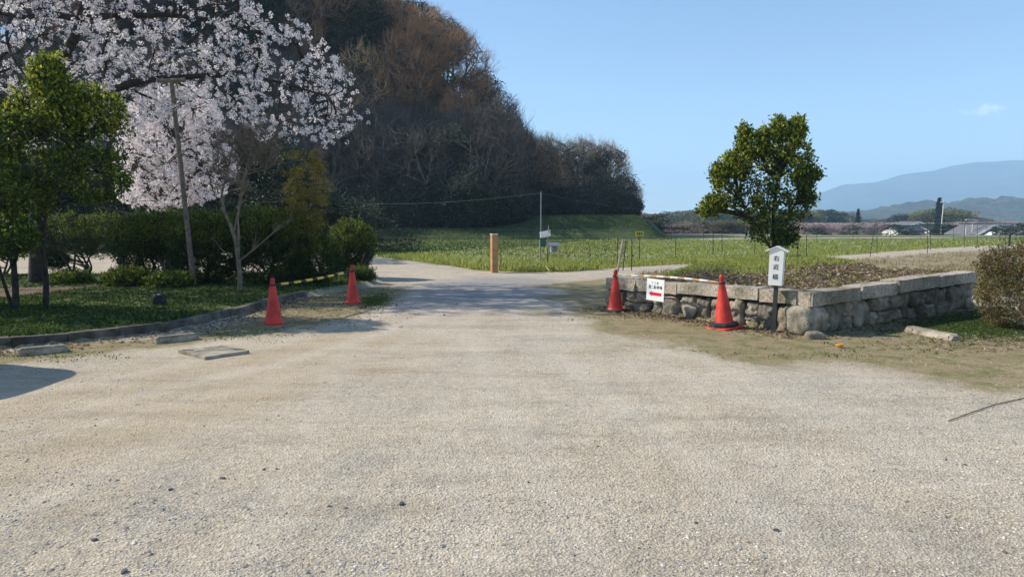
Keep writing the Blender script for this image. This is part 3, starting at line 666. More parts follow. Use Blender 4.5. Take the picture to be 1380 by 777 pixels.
# ------------------------------------------------------------------ distant houses
def house(px0, px1, Y, eave, ridgez, depth, roofm, wallm, label, gable_front=True, trim=True, porch=False, rz=0):
    x0, x1 = (px0 - HX) / F * Y, (px1 - HX) / F * Y; w = x1 - x0; cx = (x0 + x1) / 2
    root = empty('house', (cx, Y, hz(cx, Y)), rz); tag(root, label, 'house')
    hw, D = w / 2, depth
    b = MB(); b.box((0, D / 2, eave / 2), (w * .92, D * .94, eave))
    if gable_front:
        for yy in (D * .031, D * .969):
            b.add([(-hw * .92, yy, eave), (hw * .92, yy, eave), (0, yy, ridgez - .12)], [(0, 1, 2)])
    wl_ = b.build('wall', wallm, root)
    r = MB(); t = .18
    if gable_front:
        for sgn in (-1, 1):
            v = [(sgn * hw * 1.06, -.35, eave - .1), (0, -.35, ridgez), (0, D + .35, ridgez), (sgn * hw * 1.06, D + .35, eave - .1)]
            v2 = [(a, b_, c - t) for a, b_, c in v]; r.add(v + v2, [(0, 1, 2, 3), (4, 7, 6, 5), (0, 4, 5, 1), (1, 5, 6, 2), (2, 6, 7, 3), (3, 7, 4, 0)])
    else:
        for sgn in (-1, 1):
            yy = D / 2 + sgn * (D / 2 + .4)
            v = [(-hw * 1.05, yy, eave - .1), (-hw * 1.05, D / 2, ridgez), (hw * 1.05, D / 2, ridgez), (hw * 1.05, yy, eave - .1)]
            v2 = [(a, b_, c - t) for a, b_, c in v]; r.add(v + v2, [(0, 1, 2, 3), (4, 7, 6, 5), (0, 4, 5, 1), (1, 5, 6, 2), (2, 6, 7, 3), (3, 7, 4, 0)])
        b2 = MB()
        for sx in (-hw * .915, hw * .915): b2.add([(sx, D * .03, eave), (sx, D * .97, eave), (sx, D / 2, ridgez - .15)], [(0, 1, 2)])
        b2.build('gable', wallm, root)
    rf = r.build('roof', roofm, root)
    rg = MB()
    if gable_front: rg.box((0, D / 2, ridgez + .1), (.35, D + .8, .22))
    else: rg.box((0, D / 2, ridgez + .05), (w * 1.06, .3, .1))
    rg.build('ridge_cap', M['roof_dark'], rf)
    if trim and gable_front:
        tb = MB()
        for sgn in (-1, 1):
            v = [(sgn * hw * 1.08, -.42, eave - .12), (0, -.42, ridgez + .04), (0, -.42, ridgez - .38), (sgn * hw * 1.08, -.42, eave - .5)]
            v2 = [(a, b_ + .06, c) for a, b_, c in v]; tb.add(v + v2, [(0, 1, 2, 3), (4, 7, 6, 5), (0, 4, 5, 1), (2, 6, 7, 3), (0, 3, 7, 4)])
        tb.build('bargeboard', M['white'], rf)
    for k in (-.5, .45):
        wd = MB(); wd.box((k * hw, -.0, eave * .55), (w * .16, .1, eave * .4)); q = wd.build('window', M['white'], root)
        g = MB(); g.box((k * hw, -.06, eave * .55), (w * .13, .04, eave * .34)); g.build('pane', M['glass'], q)
    dr = MB(); dr.box((0, -.02, eave * .36), (w * .1, .1, eave * .72)); dr.build('door', M['steel_dark'], root)
    if porch:
        pr = MB()
        for sgn in (-1, 1):
            v = [(-hw * .35 + sgn * hw * .5, -2.2, eave - .7), (-hw * .35, -2.2, eave + .35), (-hw * .35, 0, eave + .35), (-hw * .35 + sgn * hw * .5, 0, eave - .7)]
            v2 = [(a, b_, c - .3) for a, b_, c in v]; pr.add(v + v2, [(0, 1, 2, 3), (4, 7, 6, 5), (0, 4, 5, 1), (2, 6, 7, 3), (0, 3, 7, 4)])
        pr.build('porch_roof', M['white'], root)
    return root
house(1314, 1360, 128, 2.5, 4.2, 9, M['roof_grey'], M['wall_grey'], 'grey gabled house with white bargeboards and a porch, right of the lamp pole', porch=True)
house(1326, 1400, 142, 3.1, 4.35, 10, M['roof_grey'], M['wall_grey'], 'long grey-roofed house behind the gabled house', gable_front=False)
house(1363, 1402, 122, 2.6, 3.6, 8, M['roof_grey'], M['plaster'], 'cream house with a low white gable at the right edge of the view')
house(1208, 1247, 150, 2.9, 3.9, 7, M['roof_dark'], M['plaster'], 'low white house with a dark roof below the distant knoll', gable_front=False)
house(1250, 1279, 156, 3.1, 4.1, 7, M['roof_dark'], M['plaster'], 'small dark-roofed house beside the tall white pole', gable_front=False)
house(1222, 1250, 175, 3.9, 4.9, 8, M['roof_grey'], M['plaster'], 'pale gabled house behind the low white house')

def pole(px, ytop, yb, Y, r, mat, label, name='utility_pole', lean=0, cat='pole', head=None, arms=0):
    x, _, zt = atd(px, ytop, Y); root = empty(name, (x, Y, 0)); tag(root, label, cat)
    b = MB(); b.tube([(0, 0, hz(x, Y) - .3), (lean * .5, 0, zt / 2), (lean, 0, zt)], r, r * .7, 8); b.build('shaft', mat, root)
    if arms:
        a = MB()
        for k in range(arms): a.box((lean * .93, 0, zt - .5 - k * .6), (1.5, .1, .1))
        a.build('crossarm', M['galv'], root)
        i_ = MB()
        for sx in (-.6, .6): i_.tube([(lean * .93 + sx, 0, zt - .45), (lean * .93 + sx, 0, zt - .2)], .06, .04, 6)
        i_.build('insulator', M['white'], root)
    if head:
        h = MB(); h.box((-.5, 0, zt + .02), (1.5, .35, .14)); h.box((.7, 0, zt - .05), (.6, .3, .12)); h.build('lamp_head', M['offwhite'], root)
    return root
pole(1270, 270, 312, 150, .13, M['offwhite'], 'tall pale utility pole leaning slightly beside the dark conifer', lean=.35, arms=1)
pole(1311, 296, 315, 130, .09, M['offwhite'], 'pale lamp pole with a flat twin head left of the gabled house', 'lamp_post', head=True, cat='lamp post')
pole(1302, 306, 316, 118, .1, M['offwhite'], 'short white post before the bare brown trees', 'marker_post')
pole(1009, 310, 326, 66, .07, M['galv'], 'short blue-grey pole in the field left of the citrus tree', 'marker_post')
pole(729, 258, 320, 62, .055, M['galv'], 'slim galvanised pole carrying wires in front of the grass bank', 'wire_pole', lean=.0, cat='pole')
wr = MB()
def sag(p, q, s, m=14):
    p, q = np.array(p), np.array(q); t = np.linspace(0, 1, m)[:, None]; o = p + (q - p) * t; o[:, 2] -= s * 4 * (t[:, 0] * (1 - t[:, 0])); return o
wr.tube(sag(atd(380, 268, 70), atd(729, 260, 62), .7), .006, sides=4); wr.tube(sag(atd(729, 260, 62), atd(905, 285, 74), .3), .006, sides=4)
tag(wr.build('wire', M['galv']), 'thin wire strung from the slim pole across the dark wood', 'wire')

# ------------------------------------------------------------------ near trees
# cherry with propped boughs
rs = np.random.RandomState(51)
def A3(l): return [atd(*p) for p in l]
cherry = empty('cherry_tree', (atd(55, 380, 17)[0], 17, .1)); tag(cherry, 'large white-pink blossoming cherry tree with dark boughs over the hedge', 'tree')
off = np.array(cherry.location)
def L3(l): return [tuple(np.array(atd(*p)) - off) for p in l]
tk = MB()
cen = []
trunks = [(L3([(50, 392, 17), (52, 250, 17), (66, 140, 17), (82, 92, 17), (110, 28, 16.8), (125, -60, 16.8), (110, -170, 17)]), .19, .06),
          (L3([(50, 300, 17), (90, 200, 17.4), (125, 145, 17.2), (150, 120, 16.8), (195, 108, 16.5), (250, 104, 16.2), (300, 100, 16), (370, 108, 16), (440, 130, 16)]), .14, .02),
          (L3([(112, 28, 16.8), (70, 18, 16), (30, 24, 15.2), (-40, 10, 14.6)]), .08, .03),
          (L3([(112, 22, 16.8), (160, 22, 16.6), (230, 20, 16.6), (310, 30, 16.8), (400, 60, 17)]), .09, .02),
          (L3([(150, 118, 16.8), (138, 78, 16.6), (148, 35, 16.5), (165, -20, 16.5)]), .07, .03),
          (L3([(195, 108, 16.5), (250, 60, 17.5), (300, 20, 18.2), (350, -10, 18.6)]), .06, .02),
          (L3([(52, 220, 17), (10, 140, 17.5), (-60, 60, 18), (-140, 0, 18)]), .12, .03)]
poly = [(-260, -260), (150, -270), (300, -190), (318, -60), (345, 2), (375, 18), (405, 22), (425, 45), (450, 75), (470, 100), (482, 130), (487, 158), (470, 178), (455, 196), (440, 208), (425, 196), (405, 180), (385, 178), (372, 190), (350, 186), (325, 168), (300, 150), (270, 140), (245, 150), (215, 160), (180, 172), (160, 190), (100, 200), (40, 210), (-60, 190), (-260, 190)]
def in_canopy(n, thr=.46):
    px = rs.uniform(-260, 490, n * 6); py = rs.uniform(-270, 212, n * 6)
    ok = polydist(poly, px, py) > 0
    Y = rs.uniform(14, 19.6, n * 6)
    g = fbm(px / 42, py / 42 + Y * .8, 77, 3)
    ok &= (g > thr) | (rs.uniform(size=n * 6) < .12)
    px, py, Y = px[ok][:n], py[ok][:n], Y[ok][:n]
    return np.array([atd(a, b, c) for a, b, c in zip(px, py, Y)]) - off
NP, ND, last = skeleton(trunks, [dict(T=in_canopy(70), r0=.04, r1=.014, m=8, up=-.02, dp=.2, bend=.25), dict(T=in_canopy(480), r0=.016, r1=.006, m=6, up=-.02, dp=.1, s=4), dict(T=in_canopy(2600), r0=.007, r1=.003, m=5, up=0, dp=.05, s=3)], tk)
tk.build('trunk', M['bark'], cherry, smooth=True)
bl = MB()
def puffs(mb, C, rad, k, size):
    n = len(C); v = rs.normal(size=(n, k, 3)); v /= np.linalg.norm(v, axis=2, keepdims=True)
    P = C[:, None] + v * rad * rs.uniform(.55, 1.1, (n, k, 1)); D = np.cross(v, rs.normal(size=(n, k, 3)))
    mb.leaves(P.reshape(-1, 3) - D.reshape(-1, 3) * 0, D.reshape(-1, 3), size * rs.uniform(.7, 1.3, n * k), size * rs.uniform(.7, 1.2, n * k), v.reshape(-1, 3), .15)
ends = last[0].reshape(2600, 3, 3)
C = np.concatenate([ends[:, 2], ends[:, 1] + rs.normal(size=(2600, 3)) * .04, ends[:, 2] + rs.normal(size=(2600, 3)) * .09, ends[:, 0] + rs.normal(size=(2600, 3)) * .06])
C = C[rs.uniform(size=len(C)) < .92]
puffs(bl, C, .05, 15, .038)
bl.build('blossom', M['blossom'], cherry)

# support prop under the bough
p0 = np.array(atd(252, 300, 15.9)); p1 = np.array(atd(231, 108, 15.9)); g = p0 + (p0 - p1) * ((p0[2] - .05) / (p1[2] - p0[2]))
b = MB(); b.tube([g - g, (p1 - g) * .5, p1 - g], .06, .05, 8)
sp = empty('prop_pole', tuple(g)); tag(sp, 'tall weathered wooden prop holding up the cherry bough', 'pole'); b.build('shaft', M['bark_sapling'], sp)
b = MB(); b.tube([p1 - g + np.array([-.3, 0, -.02]), p1 - g + np.array([.3, 0, .0])], .05, .05, 6); b.build('crosspiece', M['bark_sapling'], sp)

# weeping cherry behind
rs = np.random.RandomState(52)
wc = empty('cherry_tree', (atd(228, 340, 31)[0], 31, 0)); tag(wc, 'pale weeping cherry in full bloom behind the dark hedge', 'tree'); off = np.array(wc.location)
tk = MB(); wpoly = [(150, 215), (165, 150), (190, 122), (230, 112), (275, 120), (300, 150), (318, 190), (322, 230), (300, 262), (270, 275), (215, 285), (165, 275)]
def inw(n, lo=0):
    px = rs.uniform(148, 325, n * 5); py = rs.uniform(110, 290, n * 5); Y = rs.uniform(28.5, 33.5, n * 5)
    ok = (polydist(wpoly, px, py) > 0) & (fbm(px / 30, py / 9 + Y, 5, 3) > .44)
    return np.array([atd(a, b_, c) for a, b_, c in zip(px[ok][:n], py[ok][:n], Y[ok][:n])]) - off
NP, ND, last = skeleton([([(0, 0, -.2), (-.3, 0, 2.4), (.4, 0, 5)], .2, .1), ([(-.2, 0, 2), (1.2, .2, 3.6), (2, 0, 5)], .12, .05), ([(-.2, 0, 2), (-1.2, -.2, 4), (-1.8, 0, 5.6)], .12, .05)],
                        [dict(T=inw(60), r0=.05, r1=.02, m=8, up=-.25, dp=0), dict(T=inw(400), r0=.02, r1=.008, m=6, up=-.2, dp=0, s=4), dict(T=inw(1700), r0=.008, r1=.004, m=5, up=-.15, dp=0, s=3)], tk)
tk.build('trunk', M['bark'], wc); bl = MB(); E = last[0]
puffs(bl, E[rs.randint(0, len(E), 5200)] + rs.normal(size=(5200, 3)) * .07, .06, 10, .062); bl.build('blossom', M['blossom'], wc)

# broadleaf tree on the left verge
def near_tree(name, base, trunks, T1, T2, T3, barkm, leafm, tipm, nleaf, loff, L, Wd, label, tips=.18, cat='tree', up=.4, tipz=.35):
    root = empty(name, tuple(base)); tag(root, label, cat); tk = MB()
    NP, ND, last = skeleton(trunks, [dict(T=T1, r0=.028, r1=.012, m=7), dict(T=T2, r0=.012, r1=.005, m=6, s=4), dict(T=T3, r0=.005, r1=.002, m=5, s=3)], tk)
    tk.build('trunk', barkm, root, smooth=True)
    lf = MB(); leafcloud(lf, last[0], last[1], nleaf, loff, L, Wd, up); lf.build('crown', leafm, root)
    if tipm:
        z = last[0][:, 2]; zc = np.quantile(z, 1 - tipz); sel = (z > zc) | (last[0][:, 0] < np.quantile(last[0][:, 0], .12))  # brighter leaves on crown top and left, painting in the sunlight
        lf = MB(); leafcloud(lf, last[0][sel], last[1][sel], int(nleaf * tips), loff * 1.15, L * .95, Wd, up + .6); lf.build('sunlit_tips', tipm, root)
    return root
rs = np.random.RandomState(61)
b0 = np.array(drop(62, 424)); off = b0
def pxell(n, cpx, cpy, Y, rpx, rpy, ry, sh=.6):
    c = np.array(atd(cpx, cpy, Y)) - off; return ell(n, c, (rpx / F * Y, ry, rpy / F * Y), sh)
def mix(n, lobes, sh=.6):
    k = max(1, n // len(lobes)); return np.concatenate([pxell(k, *l, sh) for l in lobes])
lob = [(60, 200, 11.3, 62, 55, .7), (110, 190, 11.6, 58, 60, .7), (70, 140, 11.2, 45, 40, .55), (65, 108, 11.2, 22, 30, .3), (20, 210, 10.8, 50, 60, .7), (125, 150, 11.6, 38, 34, .5), (-40, 230, 10.8, 60, 80, .8), (30, 262, 11.0, 40, 30, .5), (128, 240, 11.6, 42, 36, .5), (10, 320, 10.6, 35, 25, .4), (-10, 170, 10.8, 40, 40, .5)]
trs = [(np.array([(0, 0, -.1), (.02, .03, .5), (.0, .0, 1.1), (.12, .05, 1.9), (.2, 0, 2.7)]), .05, .02), (np.array([(-.32, -.25, -.1), (-.33, -.2, .6), (-.42, -.2, 1.3), (-.3, -.1, 2.1), (-.2, 0, 3.0)]), .055, .02),
       (np.array([(-.38, -.2, -.1), (-.62, -.2, .8), (-.8, -.2, 1.7), (-1.1, -.2, 2.4)]), .03, .012), (np.array([(.0, 0, .9), (-.12, .05, 1.5), (.45, .1, 2.1), (.6, .1, 2.6)]), .03, .012)]
near_tree('broadleaf_tree', b0, trs, mix(44, lob), mix(260, lob), mix(1500, lob, .75), M['bark'], M['leaf_green'], M['leaf_lit_tip'], 17000, .05, .075, .04, 'glossy green broadleaf tree with slender dark trunks at the left edge', .24, tipz=.35)

rs = np.random.RandomState(64)  # unseen tree added beyond the left edge to shade the verge
b0 = np.array((-10.6, 11.6, hz(-10.6, 11.6))); off = b0
lob = [(-230, 190, 11.6, 110, 95, 1.2), (-190, 260, 11.6, 90, 60, 1.0), (-120, 300, 11.4, 60, 45, .7), (-300, 240, 11.6, 100, 90, 1.0), (-90, 210, 12, 60, 70, .7)]
trs = [(np.array([(0, 0, -.1), (.05, 0, 1.2), (0, .1, 2.6)]), .08, .03), (np.array([(0, 0, .4), (.5, .1, 1.5), (1.0, 0, 2.4)]), .05, .02), (np.array([(0, 0, .5), (-.5, .1, 1.5), (-.8, 0, 2.4)]), .05, .02)]
near_tree('broadleaf_tree', b0, trs, mix(40, lob), mix(200, lob), mix(1000, lob, .7), M['bark'], M['leaf_green'], None, 12000, .07, .1, .05, 'dark leafy tree outside the left edge, added to shade the verge')

# citrus tree on the raised bed
rs = np.random.RandomState(62)
TY = 18.2; tx = (1041 - HX) / F * TY; b0 = np.array((tx, TY, hz(tx, TY))); off = b0
lob = [(1040, 230, TY, 52, 40, .8), (1008, 262, TY, 52, 28, .8), (1050, 285, TY, 42, 36, .75), (1040, 312, TY, 34, 16, .5), (985, 240, TY, 22, 34, .4), (1012, 188, TY, 18, 20, .35), (1052, 185, TY, 26, 24, .45), (1072, 205, TY, 24, 24, .4),
       (1083, 235, TY, 14, 16, .3), (965, 270, TY, 17, 8, .25), (1000, 210, TY, 14, 22, .3), (1072, 165, TY, 9, 12, .2), (1050, 168, TY, 10, 12, .2), (970, 228, TY, 9, 16, .2), (1058, 322, TY, 16, 8, .3), (1050, 240, TY, 44, 44, .8), (1030, 275, TY, 40, 34, .8), (1055, 262, TY, 34, 40, .8), (1002, 176, TY, 5, 20, .12), (1050, 160, TY, 5, 13, .12), (1075, 160, TY, 5, 13, .12), (1028, 178, TY, 5, 16, .12), (1094, 228, TY, 9, 5, .2), (954, 280, TY, 10, 4, .2), (985, 215, TY, 5, 16, .15), (1088, 262, TY, 8, 8, .3)]
lob = [(a_, 330 - (330 - b_) * .925, c_, d_ * 1.02, e_ * .93, f_) for a_, b_, c_, d_, e_, f_ in lob]
trs = [(np.array([(0, 0, -.1), (.03, 0, .5), (-.02, 0, 1.2), (.05, 0, 2.0)]), .07, .03), (np.array([(0, 0, .2), (-.4, .1, .9), (-.8, .1, 1.5)]), .04, .015), (np.array([(0, 0, .3), (.4, .1, 1.0), (.6, -.1, 1.7)]), .04, .015)]
near_tree('citrus_tree', b0, trs, mix(81, lob), mix(405, lob, .5), mix(2160, lob, .6), M['bark'], M['leaf_green'], M['leaf_lit_tip'], 15500, .06, .11, .055, 'round citrus tree with yellow-green tips on the raised stone-edged bed', .42, tipz=.5)

# bare pale tree on the verge
rs = np.random.RandomState(63)
b0 = np.array(drop(322, 398)); off = b0; Yb = b0[1]
lob = [(325, 220, Yb, 32, 40, .55), (345, 200, Yb, 28, 34, .5), (305, 215, Yb, 22, 36, .4)]
K = lambda l: [tuple(np.array(atd(*p, Yb)) - off) for p in l]
bt = empty('bare_tree', tuple(b0)); tag(bt, 'small leafless pale-barked tree standing in front of the hedge', 'tree'); tk = MB()
trs = [(K([(322, 404), (324, 375), (321, 350), (318, 325), (312, 305), (302, 285), (298, 262), (305, 235), (312, 205), (318, 180)]), .055, .01), (K([(321, 350), (322, 320), (320, 290), (326, 250), (335, 215), (342, 180)]), .035, .008),
       (K([(322, 352), (340, 338), (355, 325), (370, 312), (386, 303)]), .022, .006), (K([(315, 312), (325, 270), (330, 235), (350, 200), (362, 180)]), .022, .006), (K([(312, 345), (300, 338), (290, 325), (285, 318)]), .012, .004)]
NP, ND, last = skeleton(trs, [dict(T=mix(24, lob), r0=.014, r1=.006, m=8, dp=2, up=.15), dict(T=mix(110, lob), r0=.007, r1=.003, m=6, dp=1.5, s=4)], tk)
tg = [np.array(p, float) for p, _, _ in trs[2:3]]
side = np.array(trs[2][0]); P = twigs(side, np.gradient(side, axis=0), 30, .15, .5, .15, .25, 4); tk.tubes(P, taper(P, .006, .002), 3)
P = twigs(last[0], last[1], 1600, .12, .45, .3, .5, 3); tk.tubes(P, taper(P, .004, .0018), 3)
tk.build('trunk', M['bark_sapling'], bt, smooth=True)

# hedge shrubs
def hedge_shrub(base, lobes, label, n, leafm, tipm, L=.085, Wd=.022, group=None, stems=3, name='shrub', seed=1, tips=.3, cat='shrub', barkm=None):
    global rs, off
    rs = np.random.RandomState(seed); off = np.array(base); root = empty(name, tuple(base)); tag(root, label, cat, group); tk = MB()
    T1 = mix(26, lobes, .5); T2 = mix(150, lobes, .7); T3 = mix(900, lobes, .88)
    lowz = max(.35, min(T2[:, 2].min(), .9))
    trs = [([(rs.uniform(-.12, .12) , rs.uniform(-.1, .1), -.1), (rs.uniform(-.2, .2), rs.uniform(-.1, .1), lowz * .6), (rs.uniform(-.35, .35), rs.uniform(-.1, .1), lowz + .35)], .035, .02) for _ in range(stems)]
    NP, ND, last = skeleton(trs, [dict(T=T1, r0=.02, r1=.01), dict(T=T2, r0=.01, r1=.005, s=4), dict(T=T3, r0=.004, r1=.002, s=3)], tk)
    tk.build('stems', barkm or M['bark'], root)
    lf = MB(); leafcloud(lf, last[0], last[1], n, .05, L, Wd, .5, .8); lf.build('foliage', leafm, root)
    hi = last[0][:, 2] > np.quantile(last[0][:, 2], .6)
    if n >= 8000:
      ns_ = max(20, n // 130); Ps = twigs(last[0][hi], last[1][hi] * .3, ns_, .08, .3, .3, 1.2, 5)
      sh = MB(); sh.tubes(Ps, taper(Ps, .003, .0015), 3); sh.build('shoots', barkm or M['bark'], root)
      lf = MB(); a_, d_ = nodes_of(Ps[:, 1:]); leafcloud(lf, a_, d_, ns_ * 9, .01, L, Wd, .4, .8); lf.build('shoot_leaves', tipm or leafm, root)
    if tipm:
        sel = last[0][:, 2] > np.quantile(last[0][:, 2], .68); lf = MB(); leafcloud(lf, last[0][sel], last[1][sel], int(n * tips), .055, L, Wd, 1.2, .6); lf.build('sunlit_tips', tipm, root)  # lighter leaf colour on the upper part stands for sun on the hedge
    return root
def HS(px, pyb, lobes, label, n=9000, seed=1, **k): return hedge_shrub(drop(px, pyb), lobes, label, n, M['leaf_hedge'], M['leaf_hedge_lit_tip'], seed=seed, **k)
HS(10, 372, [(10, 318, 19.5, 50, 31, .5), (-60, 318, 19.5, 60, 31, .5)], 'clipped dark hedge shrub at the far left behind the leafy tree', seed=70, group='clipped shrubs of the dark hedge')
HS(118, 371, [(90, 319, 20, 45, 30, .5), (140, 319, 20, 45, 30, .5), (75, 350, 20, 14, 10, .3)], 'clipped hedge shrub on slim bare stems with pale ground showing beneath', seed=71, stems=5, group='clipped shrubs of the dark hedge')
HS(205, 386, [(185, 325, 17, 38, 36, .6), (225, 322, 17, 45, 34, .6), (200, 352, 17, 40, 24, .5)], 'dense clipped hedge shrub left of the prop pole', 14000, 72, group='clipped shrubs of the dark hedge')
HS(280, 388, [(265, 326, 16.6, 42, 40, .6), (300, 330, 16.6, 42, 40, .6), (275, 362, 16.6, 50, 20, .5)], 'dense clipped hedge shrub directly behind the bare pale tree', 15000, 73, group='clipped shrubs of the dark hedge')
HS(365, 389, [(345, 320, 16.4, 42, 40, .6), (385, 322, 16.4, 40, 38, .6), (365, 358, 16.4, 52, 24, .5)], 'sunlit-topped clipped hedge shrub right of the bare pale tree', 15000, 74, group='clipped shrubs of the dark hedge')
HS(425, 388, [(425, 350, 16.6, 36, 32, .5)], 'low dark shrub under the yellowish conifer', 7000, 75)
HS(474, 372, [(474, 330, 19.6, 32, 32, .62), (468, 345, 19.6, 34, 22, .55)], 'round dome-shaped shrub at the right end of the hedge', 12000, 76)
HS(487, 379, [(487, 371, 18, 18, 8, .3)], 'tiny low shrub at the foot of the dome-shaped shrub', 1800, 77, stems=2)
# low undergrowth on the verge
for i, (px, py, w, h, lb) in enumerate(((170, 392, 30, 14, 'low leafy clump under the hedge left of the prop pole'), (230, 394, 30, 12, 'low leafy clump at the foot of the prop pole'), (95, 388, 26, 10, 'low leafy clump between the slender dark trunks and the hedge'), (395, 385, 26, 14, 'low leafy clump between the bare tree and the yellowish conifer'))):
    p = drop(px, py); hedge_shrub(p, [(px, py - h, p[1], w, h, .4)], lb, 2600, M['leaf_green'], M['leaf_hedge_lit_tip'], .08, .035, 'low clumps under the hedge', 2, 'leafy_clump', 80 + i, cat='plant')
# yellowish feathery conifer
rs = np.random.RandomState(90)
b0 = np.array(drop(418, 389)); off = b0; Yc = b0[1]
cf = empty('feathery_conifer', tuple(b0)); tag(cf, 'slender yellow-brown feathery conifer rising from the hedge', 'tree'); tk = MB()
tk.tube([(0, 0, -.1), (.02, 0, 1.5), (0, 0, 3.05)], .03, .008, 7)
P = []
for k in range(95):
    z = rs.uniform(.7, 3.1); r = np.interp(z, [.5, 1.2, 1.8, 2.4, 2.8, 3.15], [.55, .6, .45, .62, .6, .45]) * rs.uniform(.5, 1.05); a = rs.uniform(0, 6.28)
    P.append([(0, 0, z - .1), (math.cos(a) * r * .5, math.sin(a) * r * .5, z + .06), (math.cos(a) * r, math.sin(a) * r, z - .02 - r * .15)])
P = bez(np.array([p[0] for p in P]), np.array([p[1] for p in P]), np.array([p[2] for p in P]), 8); tk.tubes(P, taper(P, .007, .003), 4); tk.build('trunk', M['bark'], cf)
a, dd_ = nodes_of(P[:, 2:]); lf = MB(); i = rs.randint(0, len(a), 9000); Cc = a[i] + rs.normal(size=(9000, 3)) * np.array([.05, .05, .03])
lf.leaves(Cc, dd_[i] + rs.normal(size=(9000, 3)) * .5 + np.array([0, 0, -.25]), rs.uniform(.06, .13, 9000), rs.uniform(.008, .018, 9000)); lf.build('foliage', M['leaf_olive'], cf)
# reddish bush at the right
rb = drop(1392, 446); off = np.array(rb)
hedge_shrub(rb, [(1385, 390, 10.4, 62, 52, .6), (1365, 400, 10.2, 42, 42, .5), (1375, 360, 10.4, 48, 32, .5), (1450, 385, 10.6, 60, 60, .7)], 'reddish-green clipped bush cut off by the right edge', 22000, M['leaf_red'], None, .034, .02, name='bush', seed=91, cat='bush', barkm=M['bark_grey'])

# ------------------------------------------------------------------ stone retaining wall
def boulder(size, seed, sub=3, p=4.5, rough=.16):
    bm = bmesh.new(); bmesh.ops.create_icosphere(bm, subdivisions=sub, radius=1)
    sd = Vector((seed * 3.7, seed * 1.3, seed * .7))
    for v in bm.verts:
        n = v.co.normalized(); k = (abs(n.x) ** p + abs(n.y) ** p + abs(n.z) ** p) ** (-1 / p)
        dsp = 1 + rough * mnoise.noise(n * 1.3 + sd) + rough * .6 * mnoise.noise(n * 3 + sd) - rough * .35 * abs(mnoise.noise(n * 5 + sd)) + rough * .25 * mnoise.noise(n * 11 + sd)
        v.co = Vector((n.x * size[0] / 2, n.y * size[1] / 2, n.z * size[2] / 2)) * k * dsp
    V = np.array([v.co[:] for v in bm.verts]); Fc = np.array([[v.index for v in f.verts] for f in bm.faces]); bm.free()
    return V, Fc
def rough_box(L, D, T, bev=.012, step=.07):
    """grid box in unit coordinates with a small true-size bevel"""
    def ax(s_):
        n = max(2, int(s_ / step)); e = bev / s_
        return np.concatenate([[0], np.linspace(e, 1 - e, n), [1]]) - .5
    X, Y, Z = ax(L), ax(D), ax(T); V = []; Fq = []; key = {}
    sx, sy, sz = X[1] + .5, Y[1] + .5, Z[1] + .5
    def vid(x, y, z):
        k = (round(x, 6), round(y, 6), round(z, 6))
        if k not in key:
            ex = abs(abs(x) - .5) < 1e-9; ey = abs(abs(y) - .5) < 1e-9; ez = abs(abs(z) - .5) < 1e-9
            if ex + ey + ez >= 2:
                f = .6
                if ex: x -= math.copysign(sx * f, x)
                if ey: y -= math.copysign(sy * f, y)
                if ez: z -= math.copysign(sz * f, z)
            key[k] = len(V); V.append((x, y, z))
        return key[k]
    def face(A, B, mk, flip):
        for i in range(len(A) - 1):
            for j in range(len(B) - 1):
                q = [mk(A[i], B[j]), mk(A[i + 1], B[j]), mk(A[i + 1], B[j + 1]), mk(A[i], B[j + 1])]
                q = [vid(*p_) for p_ in q]; Fq.append(q[::-1] if flip else q)
    face(X, Y, lambda a_, b_: (a_, b_, .5), False); face(X, Y, lambda a_, b_: (a_, b_, -.5), True)
    face(X, Z, lambda a_, b_: (a_, -.5, b_), False); face(X, Z, lambda a_, b_: (a_, .5, b_), True)
    face(Y, Z, lambda a_, b_: (.5, a_, b_), False); face(Y, Z, lambda a_, b_: (-.5, a_, b_), True)
    return np.array(V), np.array(Fq)
wall = empty('stone_wall', (WC[0], WC[1], 0)); tag(wall, 'low wall of rough boulders capped with granite slabs round the raised bed', 'wall')
wo = np.array(wall.location)
def slab(a, b, za, zb, thick, depth, seed, inset=0):
    """granite cap block from a to b (xy), tops at za, zb, roughened"""
    a, b = np.array(a), np.array(b); dv = b - a; L = np.linalg.norm(dv); u = dv / L; nrm = np.array([-u[1], u[0]])
    nx, ny, nzz = max(6, int(L / .06)), 5, 5
    V, Fc = rough_box(L, depth, thick)
    t = V[:, 0] + .5
    # keep bevel size honest on long blocks
    tt = np.clip(t, 0, 1)
    xy = a[None] + u[None] * (tt * L)[:, None] + nrm[None] * (V[:, 1] * depth)[:, None]
    z = za + (zb - za) * tt - thick / 2 + V[:, 2] * thick
    P = np.stack([xy[:, 0], xy[:, 1], z], 1)
    for i in range(len(P)):
        q = Vector(P[i]) * 5 + Vector((seed, 0, 0)); P[i] += np.array(mnoise.noise_vector(q)) * .010 + np.array(mnoise.noise_vector(q * 4)) * .004
    return P, Fc
